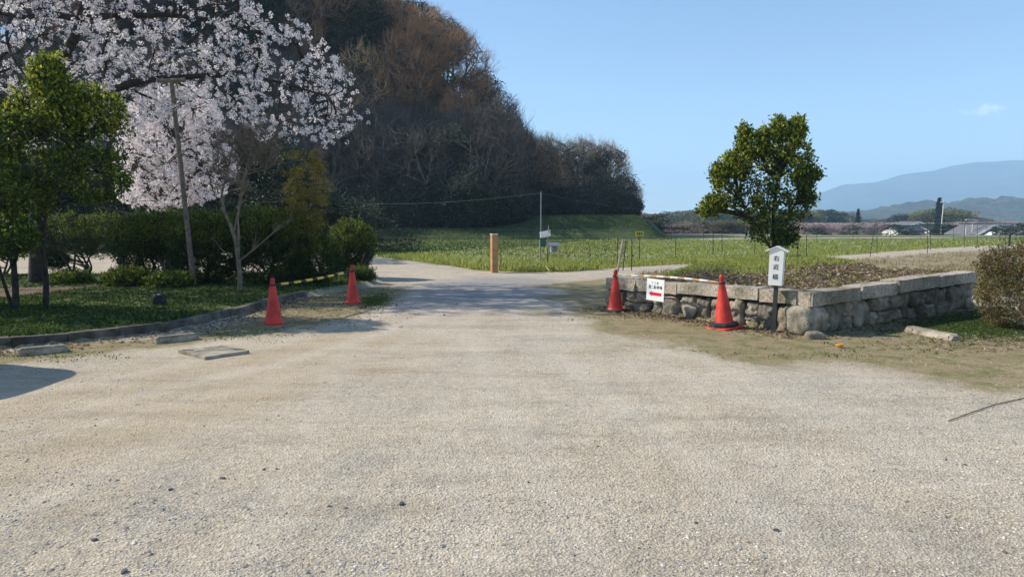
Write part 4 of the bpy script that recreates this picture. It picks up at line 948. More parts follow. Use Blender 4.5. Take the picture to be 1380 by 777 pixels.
def wall_side(A, B, zA, zB, blocks, stones, inward, seed):
    """A->B line; inward = unit vector into the bed"""
    A, B = np.array(A), np.array(B); L = np.linalg.norm(B - A); u = (B - A) / L
    rg = random.Random(seed); pts = blocks
    for i in range(len(pts) - 1):
        t0, t1 = pts[i] + .004, pts[i + 1] - .004
        dz = rg.uniform(-.012, .012); P, Fc = slab(A + u * L * t0 + inward * .15, A + u * L * t1 + inward * .15, zA + (zB - zA) * t0 + dz, zA + (zB - zA) * t1 + dz + rg.uniform(-.01, .01), rg.uniform(.17, .2), .30, seed * 10 + i)
        b = MB(); b.add(P - wo, Fc); b.build('cap_stone', M['cap'], wall)
    s = 0.0; k = 0
    while s < L - .1:
        w = rg.uniform(*stones); w = min(w, L - s + .05); t = (s + w / 2) / L; top = zA + (zB - zA) * t - .19
        two = rg.random() < .42
        hs = [top] if not two else [top * .45, top * .55]
        z = -.02
        for h in hs:
            V, Fc = boulder((w * .98, .34, (h + .02) * .97), seed * 50 + k, 4, rg.uniform(2.8, 6), .22); k += 1
            ang = math.atan2(u[1], u[0]) + rg.uniform(-.12, .12); ra = rg.uniform(-.1, .1); Ry = np.array([[math.cos(ra), 0, math.sin(ra)], [0, 1, 0], [-math.sin(ra), 0, math.cos(ra)]])
            c = A + u * (s + w / 2) + inward * rg.uniform(.15, .22)
            b = MB(); b.add((V @ Ry.T) @ rotz(ang).T + np.array([c[0], c[1], z + h / 2 + .01]) - wo, Fc); b.build('boulder', M['stone'], wall, smooth=True)
            z += h
        s += w
uL = (WA - WC) / np.linalg.norm(WA - WC); uR = (WB - WC) / np.linalg.norm(WB - WC)
inL = np.array([-uL[1], uL[0]]); inL = inL * np.sign(inL @ (np.array([5, 14]) - WA)); inR = np.array([-uR[1], uR[0]]); inR = inR * np.sign(inR @ (np.array([5, 14]) - WC))
wall_side(WC + uL * .22, WA, .585, .53, [0, .16, .56, .8, 1.0], (.16, .4), inL, 3)
wall_side(WC + uR * .3, WB, .585, .675, [-.06, .2, .42, .7, 1.0], (.2, .42), inR, 4)
c0 = WC + (inL + inR) * .12 + (uL + uR) * .05
P, Fc = slab(WC + uL * .24 + inL * .17, WC + uL * .03 + inL * .17, .585, .58, .2, .3, 77); b = MB(); b.add(P - wo, Fc); b.build('cap_stone', M['cap'], wall)
V, Fc = boulder((.5, .46, .42), 91, 4, 4, .12); b = MB(); b.add(V @ rotz(.3).T + np.array([c0[0], c0[1], .18]) - wo, Fc); b.build('boulder', M['stone'], wall, smooth=True)
V, Fc = boulder((.26, .2, .12), 92, 3, 3); b = MB(); b.add(V + np.array([WC[0] - .03, WC[1] - .22, .03]) - wo, Fc); tag(b.build('foot_stone', M['stone'], wall, smooth=True))
# earth core behind the stones
b = MB()
for A_, B_, inn in ((WC + inR * .1, WA, inL), (WC + inL * .1, WB, inR)):
    a, bb = A_ + inn * .27, B_ + inn * .27
    c1, c2 = a + inn * .12, bb + inn * .12
    b.add([(p[0], p[1], z) for z in (-.05, .4) for p in (a, bb, c2, c1)], [(0, 3, 2, 1), (4, 5, 6, 7), (0, 1, 5, 4), (1, 2, 6, 5), (2, 3, 7, 6), (3, 0, 4, 7)])
b.v = [v - wo for v in b.v]; b.build('earth_core', M['soil'], wall)

# ------------------------------------------------------------------ kerb
kp = np.array(KERB)[:, :2]; kl = np.concatenate([[0], np.cumsum(np.linalg.norm(np.diff(kp, axis=0), axis=1))])
def kpt(s): return np.array([np.interp(s, kl, kp[:, 0]), np.interp(s, kl, kp[:, 1])])
kb = empty('kerb', (kp[3][0], kp[3][1], 0)); tag(kb, 'weathered grey concrete kerb edging the planted verge', 'kerb'); ko = np.array(kb.location)
s = 0; k = 0
while s < kl[-1] - .1:
    e = min(s + .6, kl[-1]); a, c = kpt(s + .004), kpt(e - .004)
    u = (c - a) / np.linalg.norm(c - a); nn = np.array([-u[1], u[0]])
    zt = .13 + .008 * math.sin(k * 2.1)
    P, Fc = slab(a + nn * .07, c + nn * .07, zt, zt + .004 * math.sin(k), .17, .13, 300 + k); b = MB(); b.add(P - ko, Fc); b.build('kerb_block', M['kerb'], kb)
    s = e; k += 1

# ------------------------------------------------------------------ traffic cones
def lathe(mb, prof, seg=40, c=(0, 0, 0)):
    a = np.arange(seg) / seg * 2 * math.pi; V = []
    for r, z in prof: V.append(np.stack([np.cos(a) * r, np.sin(a) * r, np.full(seg, z)], 1) + np.array(c))
    V = np.concatenate(V); m = len(prof); i = (np.arange(m - 1) * seg)[:, None]; k = np.arange(seg)[None]; k2 = (k + 1) % seg
    mb.add(V, np.stack([i + k, i + k2, i + seg + k2, i + seg + k], -1).reshape(-1, 4))
def plate(mb, w, z0, z1, rnd_=.06, seg=6, rot=0, hole=0):
    P = []
    for q, (sx, sy) in enumerate(((1, 1), (-1, 1), (-1, -1), (1, -1))):
        for j in range(seg + 1):
            a = (q * 90 + j * 90 / seg) * math.pi / 180; P.append((sx * (w / 2 - rnd_) + math.cos(a) * rnd_, sy * (w / 2 - rnd_) + math.sin(a) * rnd_))
    P = np.array(P) @ rotz(rot)[:2, :2].T; n = len(P)
    bev = .006
    rings = [(1, z0), (1, z1 - bev), (1 - bev * 2 / w, z1)]
    V = np.concatenate([np.column_stack([P * k, np.full(n, z)]) for k, z in rings] + [np.array([[0, 0, z1]])])
    f = []
    for r in range(2):
        for j in range(n): f.append((r * n + j, r * n + (j + 1) % n, (r + 1) * n + (j + 1) % n, (r + 1) * n + j))
    mb.add(V, f); mb.f.append(np.array([(2 * n + j, 2 * n + (j + 1) % n, 3 * n) for j in range(n)]) + mb.n - len(V))
def cone(px, py, label, base, rot=.4, tilt=(0, 0), hgt=.7, wid=1.0):
    p = drop(px, py); root = empty('traffic_cone', (p[0], p[1], p[2] + .004), rot); root.rotation_euler = (tilt[0], tilt[1], rot); tag(root, label, 'traffic cone')
    k = hgt / .7
    b = MB(); lathe(b, [(.148 * wid, .012), (.15 * wid, .02), (.148 * wid, .04), (.128 * wid, .052), (.124 * wid, .06), (.036, .615 * k), (.034, .63 * k), (.036, .64 * k), (.034, .66 * k), (.03, .685 * k), (.02, .698 * k), (.0, .7 * k)])
    b.build('body', M['cone_red'], root, smooth=True)
    b = MB(); lathe(b, [(.046, .578 * k), (.052, .586 * k), (.052, .592 * k), (.046, .6 * k)]); b.build('neck_ring', M['rubber'], root, smooth=True)
    b = MB()
    if base == 'plain': plate(b, .29, 0, .02, .09, rot=.2); b.build('base', M['cone_red'], root)
    if base == 'black': plate(b, .40, 0, .03, .05); b.build('base', M['rubber'], root)
    if base == 'double':
        plate(b, .41, 0, .03, .04); b.build('base', M['cone_red'], root)
        b = MB(); lathe(b, [(.2, .03), (.205, .05), (.2, .075), (.17, .09), (.125, .095), (.12, .09)], 8); b.build('weight_ring', M['rubber'], root)
    top = root.matrix_basis @ Vector((0, 0, .59 * k)) if False else Vector(root.location) + (Matrix.Rotation(rot, 4, 'Z') @ Matrix.Rotation(tilt[1], 4, 'Y') @ Matrix.Rotation(tilt[0], 4, 'X')) @ Vector((0, 0, .59 * k))
    return root, np.array(top)
c1, t1 = cone(369, 437, 'red cone nearest the kerb, left end of the yellow and black bar', 'plain', .3)
c2, t2 = cone(475.5, 409, 'red cone at the right end of the yellow and black bar, beside the lane', 'plain', .9, hgt=.73)
c3, t3 = cone(829, 419, 'red cone on a flat black base by the left end of the stone wall', 'black', .75, (.0, .0), .72)
c4, t4 = cone(976, 442, 'tilted red cone with a black weight ring beside the white name post', 'double', .6, (-.035, -.075), .78, 1.12)

def striped_bar(name, pts, r, nseg, base_m, st_m, label, duty=.5, start=.08):
    root = empty(name, tuple(pts[0])); tag(root, label, 'bar'); o = np.array(pts[0]); P = np.array(pts) - o
    b = MB(); b.tube(P, r, r, 10); b.build('tube', base_m, root, smooth=True)
    t = np.linspace(0, 1, len(P))
    for i in range(nseg):
        a, c = start + (i) / nseg * (1 - 2 * start), start + (i + duty) / nseg * (1 - 2 * start)
        q = np.stack([np.interp(np.linspace(a, c, 4), t, P[:, k]) for k in range(3)], 1); b = MB(); b.tube(q, r * 1.18, r * 1.18, 10); b.build('stripe', st_m, root, smooth=True)
    for q in (P[0], P[-1]):
        b = MB(); a = np.linspace(0, 2 * math.pi, 17); b.tube(np.stack([q[0] + np.cos(a) * .047, q[1] + np.sin(a) * .047, q[2] + 0 * a], 1), .006, .006, 6, False); b.build('end_loop', M['rubber'], root)
    return root
striped_bar('cone_bar', sag(t1, t2, .03, 16), .017, 6, M['rubber'], M['yellow'], 'yellow and black striped bar linking the two left cones', .55)
mid = sag(t3, t4, -.035, 16); mid[:, 2] += .0
striped_bar('cone_bar', mid, .015, 7, M['orange'], M['offwhite'], 'faded white and orange bar linking the two cones by the wall', .62, .05)

# ------------------------------------------------------------------ signs
def textmesh(s, size, mat, parent, loc, rot, ext=.0015, name='lettering', xs=1.0, bold=0.0):
    c = bpy.data.curves.new(name, 'FONT'); c.body = s; c.size = size; c.extrude = ext; c.align_x = 'CENTER'; c.align_y = 'CENTER'; c.offset = bold
    o = bpy.data.objects.new('tmp', c); COL.objects.link(o)
    dg = bpy.context.evaluated_depsgraph_get(); me = bpy.data.meshes.new_from_object(o.evaluated_get(dg)); me.name = name
    bpy.data.objects.remove(o)
    me.materials.clear(); me.materials.append(mat)
    q = bpy.data.objects.new(name, me); COL.objects.link(q); q.parent = parent; q.location = loc; q.rotation_euler = rot; q.scale = (xs, 1, 1)
    return q
# hanging arrow sign
u = (t4 - t3); u /= np.linalg.norm(u); q = mid[6] * .55 + mid[7] * .45
ang = math.atan2(u[1], u[0])
qx, qy, qz = atd(891, 371, 11.15)
sg = empty('hanging_sign', (q[0] - 0.0, q[1] - 0, q[2] - .03), ang + .1); sg.rotation_euler = (0, .035, ang + .12); tag(sg, 'square white sign with a red left arrow hanging from the faded bar', 'sign')
b = MB(); b.box((0, -.02, -.185), (.36, .006, .35)); b.build('board', M['white'], sg)
b = MB()
for sx in (-.15, .15): b.tube([(sx, -.02, -.02), (sx, -.005, .035)], .003, .003, 5)
b.build('string', M['steel_dark'], sg)
HP = math.pi / 2
textmesh('下 工 倉', .044, M['ink_soft'], sg, (-.01, -.0245, -.075), (HP, 0, 0))
textmesh('第二駐車場', .057, M['ink'], sg, (0.0, -.0245, -.145), (HP, 0, 0))
b = MB(); w0, w1 = .022, .042
ar = [(.13, -.225), (.13, -.275), (-.07, -.275), (-.07, -.292), (-.13, -.25), (-.07, -.208), (-.07, -.225)]
n = len(ar); b.v.append(np.array([(x, y, z) for y in (-.0235, -.0255) for x, z in ar])); b.f.append(np.array([(0, 1, 2, 6)]) + n); b.f.append(np.array([(3, 4, 5)]) + n); b.f.append(np.array([(i, (i + 1) % n, n + (i + 1) % n, n + i) for i in range(n)])); b.n = 2 * n
b.build('arrow', M['red_print'], sg)
# white name post
p = drop(1041, 447)
ns = empty('name_post', p, -.55); ns.rotation_euler = (0, .03, -.55); tag(ns, 'narrow white name post with black vertical characters and a small roof', 'sign')
b = MB(); b.box((.01, 0, .36), (.052, .052, .78)); b.build('post', M['steel_dark'], ns)
b = MB(); b.add([(-.09, -.055, .66), (.09, -.055, .66), (.09, .055, .66), (-.09, .055, .66), (-.095, -.055, 1.14), (.095, -.055, 1.14), (.095, .055, 1.14), (-.095, .055, 1.14), (0, -.055, 1.185), (0, .055, 1.185)],
             [(0, 3, 2, 1), (0, 1, 5, 4), (1, 2, 6, 5), (2, 3, 7, 6), (3, 0, 4, 7)]); b.f.append(np.array([(4, 5, 8), (6, 7, 9)])); b.build('board', M['white'], ns)
b = MB()
for sgn in (-1, 1):
    v = [(0, -.075, 1.205), (sgn * .15, -.075, 1.135), (sgn * .15, .075, 1.135), (0, .075, 1.205)]; v2 = [(x, y, z - .014) for x, y, z in v]
    b.add(v + v2, [(0, 1, 2, 3), (4, 7, 6, 5), (0, 4, 5, 1), (1, 5, 6, 2), (2, 6, 7, 3)])
b.build('roof', M['white'], ns)
for ch, z in (('右', 1.03), ('近', .91), ('橘', .775)): textmesh(ch, .078, M['ink'], ns, (.0, -.0565, z), (HP, 0, 0), name='character', bold=.0006)

# wooden post by the field
p = drop(666, 367)
wp = empty('wooden_post', p, .35); tag(wp, 'square new timber post standing where the lane meets the field', 'post')
b = MB(); b.box((0, 0, .58), (.19, .19, 1.2)); b.build('shaft', M['wood_new'], wp); b = MB(); b.box((0, 0, 1.19), (.2, .2, .03)); b.build('cap', M['offwhite'], wp)
# fence energiser with solar panel
p = drop(733, 359)
en = empty('fence_energizer', p, 0); tag(en, 'small solar panel over a green box on thin posts in the field', 'device')
b = MB(); b.tube([(-.09, 0, -.2), (-.14, 0, .45), (-.13, 0, .95)], .035, .03, 8); b.build('post', M['wood_old'], en)
b = MB(); b.tube([(.14, 0, -.2), (.15, 0, 1.35)], .018, .018, 8); b.build('post', M['galv'], en)
b = MB(); b.box((-.04, -.06, .86), (.2, .12, .32)); bx = b.build('control_box', M['green_box'], en); b = MB(); b.box((-.07, -.125, .9), (.1, .012, .18)); b.build('box_door', M['green_box'], bx)
b = MB(); rt = np.array(Matrix.Rotation(.75, 3, 'X') @ Matrix.Rotation(-.25, 3, 'Y')); b.box((.04, -.02, 1.16), (.34, .26, .02), rt); pn = b.build('solar_panel', M['panel'], en)
b = MB(); b.box((.04, -.02, 1.15), (.38, .30, .014), rt); b.build('panel_frame', M['offwhite'], pn)
b = MB(); b.tube([(.15, -.03, .4), (.32, -.03, .39)], .012, .012, 6); b.build('tap', M['steel_dark'], en)
b = MB(); b.tube([(.16, 0, 1.3), (.16, 0, 1.48)], .018, .004, 6); b.build('finial', M['wood_old'], en)
# little grey roofed box in the field
p = drop(746, 343); bx = empty('meter_box', p, .2); tag(bx, 'little grey roofed box low in the field behind the solar panel', 'box')
b = MB(); b.box((0, 0, .26), (.3, .25, .4)); b.build('cabinet', M['wall_grey'], bx)
b = MB()
for sgn in (-1, 1):
    v = [(-.27, 0, .6), (.27, 0, .6), (.27, sgn * .24, .45), (-.27, sgn * .24, .45)]; b.add(v + [(x, y, z - .03) for x, y, z in v], [(0, 1, 2, 3), (4, 7, 6, 5), (0, 4, 5, 1), (2, 6, 7, 3), (0, 3, 7, 4), (1, 5, 6, 2)])
b.build('roof', M['galv'], bx)
# black gate frame and leaning pipe
p = drop(851, 364); gf = empty('gate_frame', p, 0); tag(gf, 'thin black metal stakes with a top rail behind the left wall cone', 'frame')
for dx, tp, dy in ((0, 1.02, 0), (-.27, .98, .1), (-.33, 1.0, .9)):
    b = MB(); b.tube([(dx, dy, -.1), (dx + (.09 if dx == -.27 else 0), dy, tp)], .018, .016, 6); b.build('stake', M['steel_dark'], gf)
b = MB(); b.tube([(-.42, .02, 1.01), (.12, .0, 1.01)], .012, .012, 6); b.build('top_rail', M['galv'], gf)
b = MB(); b.tube([(-.01, -.03, .48), (.06, -.03, .5)], .03, .03, 8); b.build('latch', M['steel_dark'], gf)
p = drop(832, 366); pp = np.array(atd(840, 322, p[1] + .1)); b = MB(); b.tube([(0, 0, 0), (pp - np.array(p)) * .5, pp - np.array(p)], .04, .034, 8)
lp = b.build('leaning_pole', M['wood_old']); lp.location = p; tag(lp, 'pale weathered pole leaning right beside the black stakes', 'pole')

# electric fence along the field
def fence(name, posts, label, wires=(.3, .62, .95, 1.25), hpost=1.45, wr_=.004):
    p0 = at(posts[0][0], posts[0][2]); root = empty(name, (p0[0], p0[1], 0)); tag(root, label, 'fence'); o = np.array(root.location); pos = []
    for px, yt, yb, ln in posts:
        p = at(px, yb); z = hz(p[0], p[1]); t = atd(px + ln, yt, p[1]); h = max(t[2] - z, .5)
        b = MB(); q = np.array((p[0], p[1], z)) - o; b.tube([q - np.array([0, 0, .15]), q + (np.array([t[0] - p[0], 0, h])) * .5, q + np.array([t[0] - p[0], 0, h])], .016, .014, 6); b.build('stake', M['steel_dark'], root)
        pos.append((q, h))
    for f in wires:
        b = MB()
        for (a, ha), (c, hc) in zip(pos[:-1], pos[1:]): b.tube(sag(a + np.array([0, 0, f * min(1, ha / 1.2)]), c + np.array([0, 0, f * min(1, hc / 1.2)]), .03, 5), wr_, wr_, 4, False)
        b.build('wire', M['galv'], root)
    return root
fence('electric_fence', [(675, 338, 363.5, 0), (738, 334, 362, 0), (795, 333, 359, 0), (862, 325, 355, 0), (910, 318, 350, 1), (961, 303, 347, 0), (973, 304, 346, 0), (1016, 326, 347, 2), (1075, 326, 347, 0), (1087, 315, 347, 0), (1172, 298, 346, 8), (1182, 300, 342, 0), (1250, 300, 341, 0), (1254, 298, 337, 0), (1300, 303, 334, 0), (1317, 303, 333, 0), (1355, 301, 332, 0), (1392, 300, 331, 0)], 'thin electric fence of dark stakes and wires behind the dirt path')
fence('electric_fence', [(905, 303, 327, 0), (948, 306, 326, 0), (988, 306, 326, 0), (1040, 306, 325, 0), (1100, 306, 325, 0), (1150, 305, 324, 0), (1200, 310, 325, 0), (1240, 306, 324, 0), (1285, 304, 324, 0), (1330, 302, 323, 0), (1380, 302, 323, 0)], 'farther row of thin dark stakes across the back of the field', (.5, 1.0), 1.4, .004)
fence('electric_fence', [(655, 309, 326, 0), (700, 308, 326, 0), (768, 309, 325, 0), (820, 309, 325, 0), (860, 308, 325, 0)], 'thin wire fence along the foot of the terraced bank', (.4, .8, 1.15), 1.2, .004)
x_, y_, z_ = atd(862, 315, 34); ys = empty('warning_sign', (x_, y_, z_), 0); tag(ys, 'small yellow warning plate hanging on the fence wires', 'sign')
b = MB(); b.box((0, 0, 0), (.38, .02, .24)); b.build('plate', M['yellow'], ys); b = MB()
for k, (dx, w) in enumerate(((-.1, .06), (0, .07), (.1, .05))): b.box((dx, -.013, .02), (w, .006, .1))
b.box((0, -.013, -.07), (.24, .006, .02)); b.build('print', M['ink'], ys)
b = MB(); b.tube([(0, .02, .12), (0, .02, -z_ - .02)], .012, .012, 6); b.build('stake', M['steel_dark'], ys)
b = MB(); p = at(1360, 332); pf = empty('grey_marker', p); tag(pf, 'stubby dark stake with a cap among the fence posts at the far right', 'stake'); b.tube([(0, 0, -.1), (0, 0, .75)], .07, .07, 8); b.build('shaft', M['steel_dark'], pf); b = MB(); b.tube([(0, 0, .75), (0, 0, .82)], .09, .05, 8); b.build('cap', M['rubber'], pf)

# ------------------------------------------------------------------ wheel stops, slab, small things
def wheel_stop(pa, pb, label, mat=None):
    a, b_ = np.array(drop(*pa)), np.array(drop(*pb)); c = (a + b_) / 2; L = np.linalg.norm(b_ - a); root = empty('wheel_stop', tuple(c), math.atan2(b_[1] - a[1], b_[0] - a[0])); tag(root, label, 'wheel stop')
    b = MB(); h, w0, w1 = .085, .075, .05
    V = []
    for x, k in ((-L / 2, .72), (-L / 2 + .04, 1), (L / 2 - .04, 1), (L / 2, .72)): V += [(x, -w0, 0), (x, -w1 * k, h * k), (x, w1 * k, h * k), (x, w0, 0)]
    f = [(0, 1, 2, 3), (15, 14, 13, 12)]
    for s_ in range(3):
        for j in range(4): f.append((s_ * 4 + j, (s_ + 1) * 4 + j, (s_ + 1) * 4 + (j + 1) % 4, s_ * 4 + (j + 1) % 4))
    b.add(V, f); b.build('block', mat or M['concrete'], root)
    for sx in (-1, 1):
        b = MB(); b.box((sx * (L / 2 - .1), -.066, .043), (.11, .02, .036)); b.build('reflector', M['wood_old'], root)
    return root
wheel_stop((24, 480), (91, 474), 'concrete wheel stop left of the other, below the kerb, near the dark shadow')
wheel_stop((209, 463), (266, 457), 'concrete wheel stop just behind the flat grey slab')
wheel_stop((1224, 446), (1288, 459), 'pale concrete wheel stop on bare soil before the reddish bush')
a, b_, c_, d_ = [np.array(drop(*p)) for p in ((240, 476), (276, 485), (336, 476), (300, 469))]
cc = (a + b_ + c_ + d_) / 4; b = MB(); V = [tuple(q - cc + np.array([0, 0, z])) for z in (-.02, .035) for q in (a, b_, c_, d_)]
b.add(V, [(4, 5, 6, 7), (0, 1, 5, 4), (1, 2, 6, 5), (2, 3, 7, 6), (3, 0, 4, 7)])
msl = empty('cover_slab', tuple(cc)); tag(msl, 'flat pale concrete cover slab set in the gravel', 'slab'); b.build('plate', M['concrete'], msl)
ax = (c_ - a) / np.linalg.norm(c_ - a); h_ = MB(); h_.box((-.2 * ax[0] - .1, -.2 * ax[1], .037), (.12, .025, .006)); h_.box((.28 * ax[0], .28 * ax[1] + .05, .037), (.12, .025, .006)); h_.build('lifting_slot', M['rubber'], msl)
p = drop(216, 419); b = MB(); V, Fc = boulder((.2, .14, .2), 5, 3, 5, .2); b.add(V + np.array([0, 0, .1]), Fc); o = b.build('flower_pot', M['rubber']); o.location = p; tag(o, 'crumpled black plastic pot lying in the verge weeds', 'pot')
p = drop(1131, 468); b = MB(); lathe(b, [(.01, .01), (.03, .012), (.042, .03), (.036, .045), (.03, .03), (.012, .016), (0, .015)], 10); o = b.build('orange_peel', M['orange_peel']); o.location = p; tag(o, 'dried orange half lying on the bare ground', 'fruit')
b = MB(); q = [drop(1278, 568), drop(1310, 557), drop(1340, 547), drop(1385, 537), drop(1460, 520)]; q = [(x, y, z + .008) for x, y, z in q]; o = b; b.tube(q, .0035, .0035, 6); tag(b.build('rope', M['rubber']), 'thin black cord lying straight across the gravel at right', 'cord')

# parked van just outside the frame on the left: its shadow falls across the gravel
van = empty('parked_van', (-7.85, 6.95, 0)); tag(van, 'silver van parked left of the view, casting the rounded shadow on the gravel', 'van')
b = MB(); V, Fc = boulder((3.5, 1.7, .95), 1, 4, 6, 0); b.add(V + np.array([0, 0, .72]), Fc); b.build('body', M['car_paint'], van, smooth=True)
b = MB(); V, Fc = boulder((3.15, 1.62, .95), 1, 5, 5, 0); b.add(V + np.array([.15, 0, 1.15]), Fc); b.build('cabin', M['car_paint'], van, smooth=True)
for sy in (-1, 1):
    b = MB(); b.box((.1, sy * .80, 1.22), (2.2, .03, .34)); b.build('side_window', M['glass'], van)
    for sx in (-1.1, 1.1):
        b = MB(); b.tube([(sx, sy * .66, .31), (sx, sy * .86, .31)], .31, .31, 20); w_ = b.build('wheel', M['rubber'], van); b = MB(); b.tube([(sx, sy * .86, .31), (sx, sy * .875, .31)], .18, .17, 16); b.build('rim', M['galv'], w_)
b = MB(); b.box((1.715, 0, 1.2), (.04, 1.1, .32)); b.build('windscreen', M['glass'], van)

# ------------------------------------------------------------------ ground cover (uncountable)
rs = np.random.RandomState(101)
def scatter_px(n, x0, x1, y0, y1, bias=1.0):
    px = rs.uniform(x0, x1, n); py = y0 + (y1 - y0) * rs.uniform(0, 1, n) ** bias
    t = CAMH / -( -(py - HY) / F * math.cos(PITCH) - math.sin(PITCH)); x = (px - HX) / F * t; y = (math.cos(PITCH) - (py - HY) / F * math.sin(PITCH)) * t
    return x, y
def blades(name, x, y, h, w, mat, lean=.35, kind='stuff', per=1, spread=0.0, label=None, cat='grass'):
    n = len(x); 
    if per > 1:
        x = np.repeat(x, per) + rs.normal(size=n * per) * spread; y = np.repeat(y, per) + rs.normal(size=n * per) * spread
        h = np.repeat(h, per) * rs.uniform(.6, 1.15, n * per); w = np.repeat(w, per); n = n * per
    z = height(x, y); C = np.stack([x, y, z - .01], 1); D = np.stack([rs.normal(size=n) * lean, rs.normal(size=n) * lean, np.ones(n)], 1)
    b = MB(); N = np.stack([rs.normal(size=n), rs.normal(size=n), np.zeros(n)], 1); b.leaves(C, D, h, w, N, .2); o = b.build(name, mat); tag(o, label, cat, kind='stuff'); return o
# verge weeds
x, y = scatter_px(40000, -120, 520, 372, 472); dv = polydist(VERGE, x, y); g = fbm(x * 1.6, y * 1.6, 41)
ok = (dv > .2) & (g > .27) & (dv < 5.2); x, y = x[ok], y[ok]
gg = fbm(x * 2.2, y * 2.2, 44); blades('verge_weeds', x, y, (.03 + .16 * np.clip(gg - .3, 0, 1)) * rs.uniform(.6, 1.4, len(x)), rs.uniform(.015, .035, len(x)), M['grass'], 1.1, per=3, spread=.03, label='short green weeds covering the planted verge')
# tufts between the left cones and by the lane
xs_, ys_ = [], []
for px, py, sx, sy, n in ((505, 406, 10, 4, 500), (1310, 432, 45, 9, 3000), (1345, 440, 45, 8, 2500), (500, 408, 14, 6, 260), (515, 398, 12, 5, 160), (460, 395, 30, 8, 300), (430, 402, 40, 7, 240), (1300, 430, 40, 8, 800), (1340, 442, 40, 8, 800), (1270, 436, 25, 4, 200), (1200, 445, 10, 2, 50), (860, 398, 10, 3, 30), (930, 425, 90, 4, 130), (40, 480, 60, 4, 120), (330, 452, 40, 5, 120), (1150, 474, 120, 8, 130), (540, 350, 30, 3, 0)):
    p = [at(px + rs.normal() * sx, py + rs.normal() * sy) for _ in range(n)]; xs_ += [q[0] for q in p]; ys_ += [q[1] for q in p]
x, y = np.array(xs_), np.array(ys_); ok = polydist(BED, x, y) < 0; x, y = x[ok], y[ok]
blades('grass_tufts', x, y, rs.uniform(.015, .05, len(x)), rs.uniform(.008, .014, len(x)), M['grass'], 1.0, per=9, spread=.06, label='scattered grass tufts on the bare soil beside the gravel')
# flower field
x, y = scatter_px(60000, 470, 1420, 323, 369, .85); df = polydist(FIELD, x, y); shade_y = np.interp(HX + F * x / y, [480, 520, 600, 680, 760, 830, 900], [30, 33.5, 37, 41, 52, 72, 90]); ok = (df > .1) & (linedist(TRACK, x, y) > 1.0) & (y < shade_y + 4 * (fbm(x * .5, y * .5, 12) - .5)); x, y = x[ok], y[ok]; g = fbm(x * .5, y * .5, 43)  # bright crop stops at the hill's shadow edge, so colour carries the shade
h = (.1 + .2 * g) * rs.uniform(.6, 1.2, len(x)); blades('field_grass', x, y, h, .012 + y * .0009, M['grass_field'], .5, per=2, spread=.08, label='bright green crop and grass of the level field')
x, y = scatter_px(2600, 560, 1400, 326, 364, .8); df = polydist(FIELD, x, y); ok = (df > .6) & (linedist(TRACK, x, y) > 1.3) & (y < np.interp(HX + F * x / y, [480, 520, 600, 680, 760, 830, 900], [30, 33.5, 37, 41, 52, 72, 90])) & (fbm(x * .22, y * .22, 45) > .45); x, y = x[ok], y[ok]; n = len(x)
b = MB(); z = height(x, y) + rs.uniform(.16, .34, n); k = .022 + y * .0004
C = np.stack([x, y, z], 1)
for j in range(3): b.leaves(C + rs.normal(size=(n, 3)) * .02, rs.normal(size=(n, 3)) + np.array([0, 0, .6]), k * 1.4, k)
tag(b.build('field_flowers', M['flower']), 'tiny pale flowers dotted over the green field', 'flowers', kind='stuff')
x = rs.uniform(-24, 20, 42000); y = rs.uniform(69, 80, 42000); sx_ = 15.6 + (y - 72) * .22 - x; ok = (np.minimum(y - 70, sx_) > -.5); x, y = x[ok], y[ok]
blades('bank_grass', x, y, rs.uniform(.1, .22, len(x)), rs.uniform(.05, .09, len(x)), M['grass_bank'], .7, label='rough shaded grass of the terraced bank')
x, y = scatter_px(9000, 505, 850, 322, 348); ok = (polydist(FIELD, x, y) > .5); x, y = x[ok], y[ok]  # darker blades painted in for the hill's shade
blades('shaded_grass', x, y, rs.uniform(.1, .2, len(x)), rs.uniform(.03, .06, len(x)), M['grass'], .6, per=2, spread=.15, label='short grass between the field and the bank, coloured darker for shade')
# taller weeds at the field's near edge
x, y = scatter_px(9000, 515, 830, 349, 368); df = polydist(FIELD, x, y); ok = (df > 0) & (df < 2.0) & (fbm(x * .9, y * .9, 47) > .42); x, y = x[ok], y[ok]
blades('edge_weeds', x, y, rs.uniform(.15, .38, len(x)), rs.uniform(.03, .05, len(x)), M['grass_field'], .5, per=3, spread=.08, label='taller leafy weeds along the near edge of the field')
# raised bed: litter and weeds
n = 30000; x = rs.uniform(1.5, 10, n); y = rs.uniform(9.5, 20.5, n); db = polydist(BED, x, y); g = fbm(x * 1.1, y * 1.1, 21)
dwb = linedist([WA, WC, WB], x, y); ok = (db > .25) & (rs.uniform(size=n) < .04 + sstep(4.2, 2.4, dwb + (g - .5) * 3)); xl, yl = x[ok], y[ok]; m_ = len(xl); zl = height(xl, yl) + rs.uniform(0, .03, m_); b = MB()
b.leaves(np.stack([xl, yl, zl], 1), np.stack([rs.normal(size=m_), rs.normal(size=m_), rs.normal(size=m_) * .35], 1), rs.uniform(.04, .1, m_), rs.uniform(.02, .05, m_), np.stack([rs.normal(size=m_) * .6, rs.normal(size=m_) * .6, np.ones(m_)], 1)); tag(b.build('dead_leaves', M['litter']), 'brown dead leaves covering the front of the raised bed', 'leaves', kind='stuff')
ok = (db > .1) & (rs.uniform(size=n) < sstep(2.4, 3.8, dwb + (g - .5) * 3) + .05); xg, yg = x[ok], y[ok]
blades('bed_weeds', xg, yg, rs.uniform(.05, .13, len(xg)), rs.uniform(.015, .035, len(xg)), M['grass_field'], .7, per=3, spread=.04, label='low bright weeds on the crest of the raised bed')
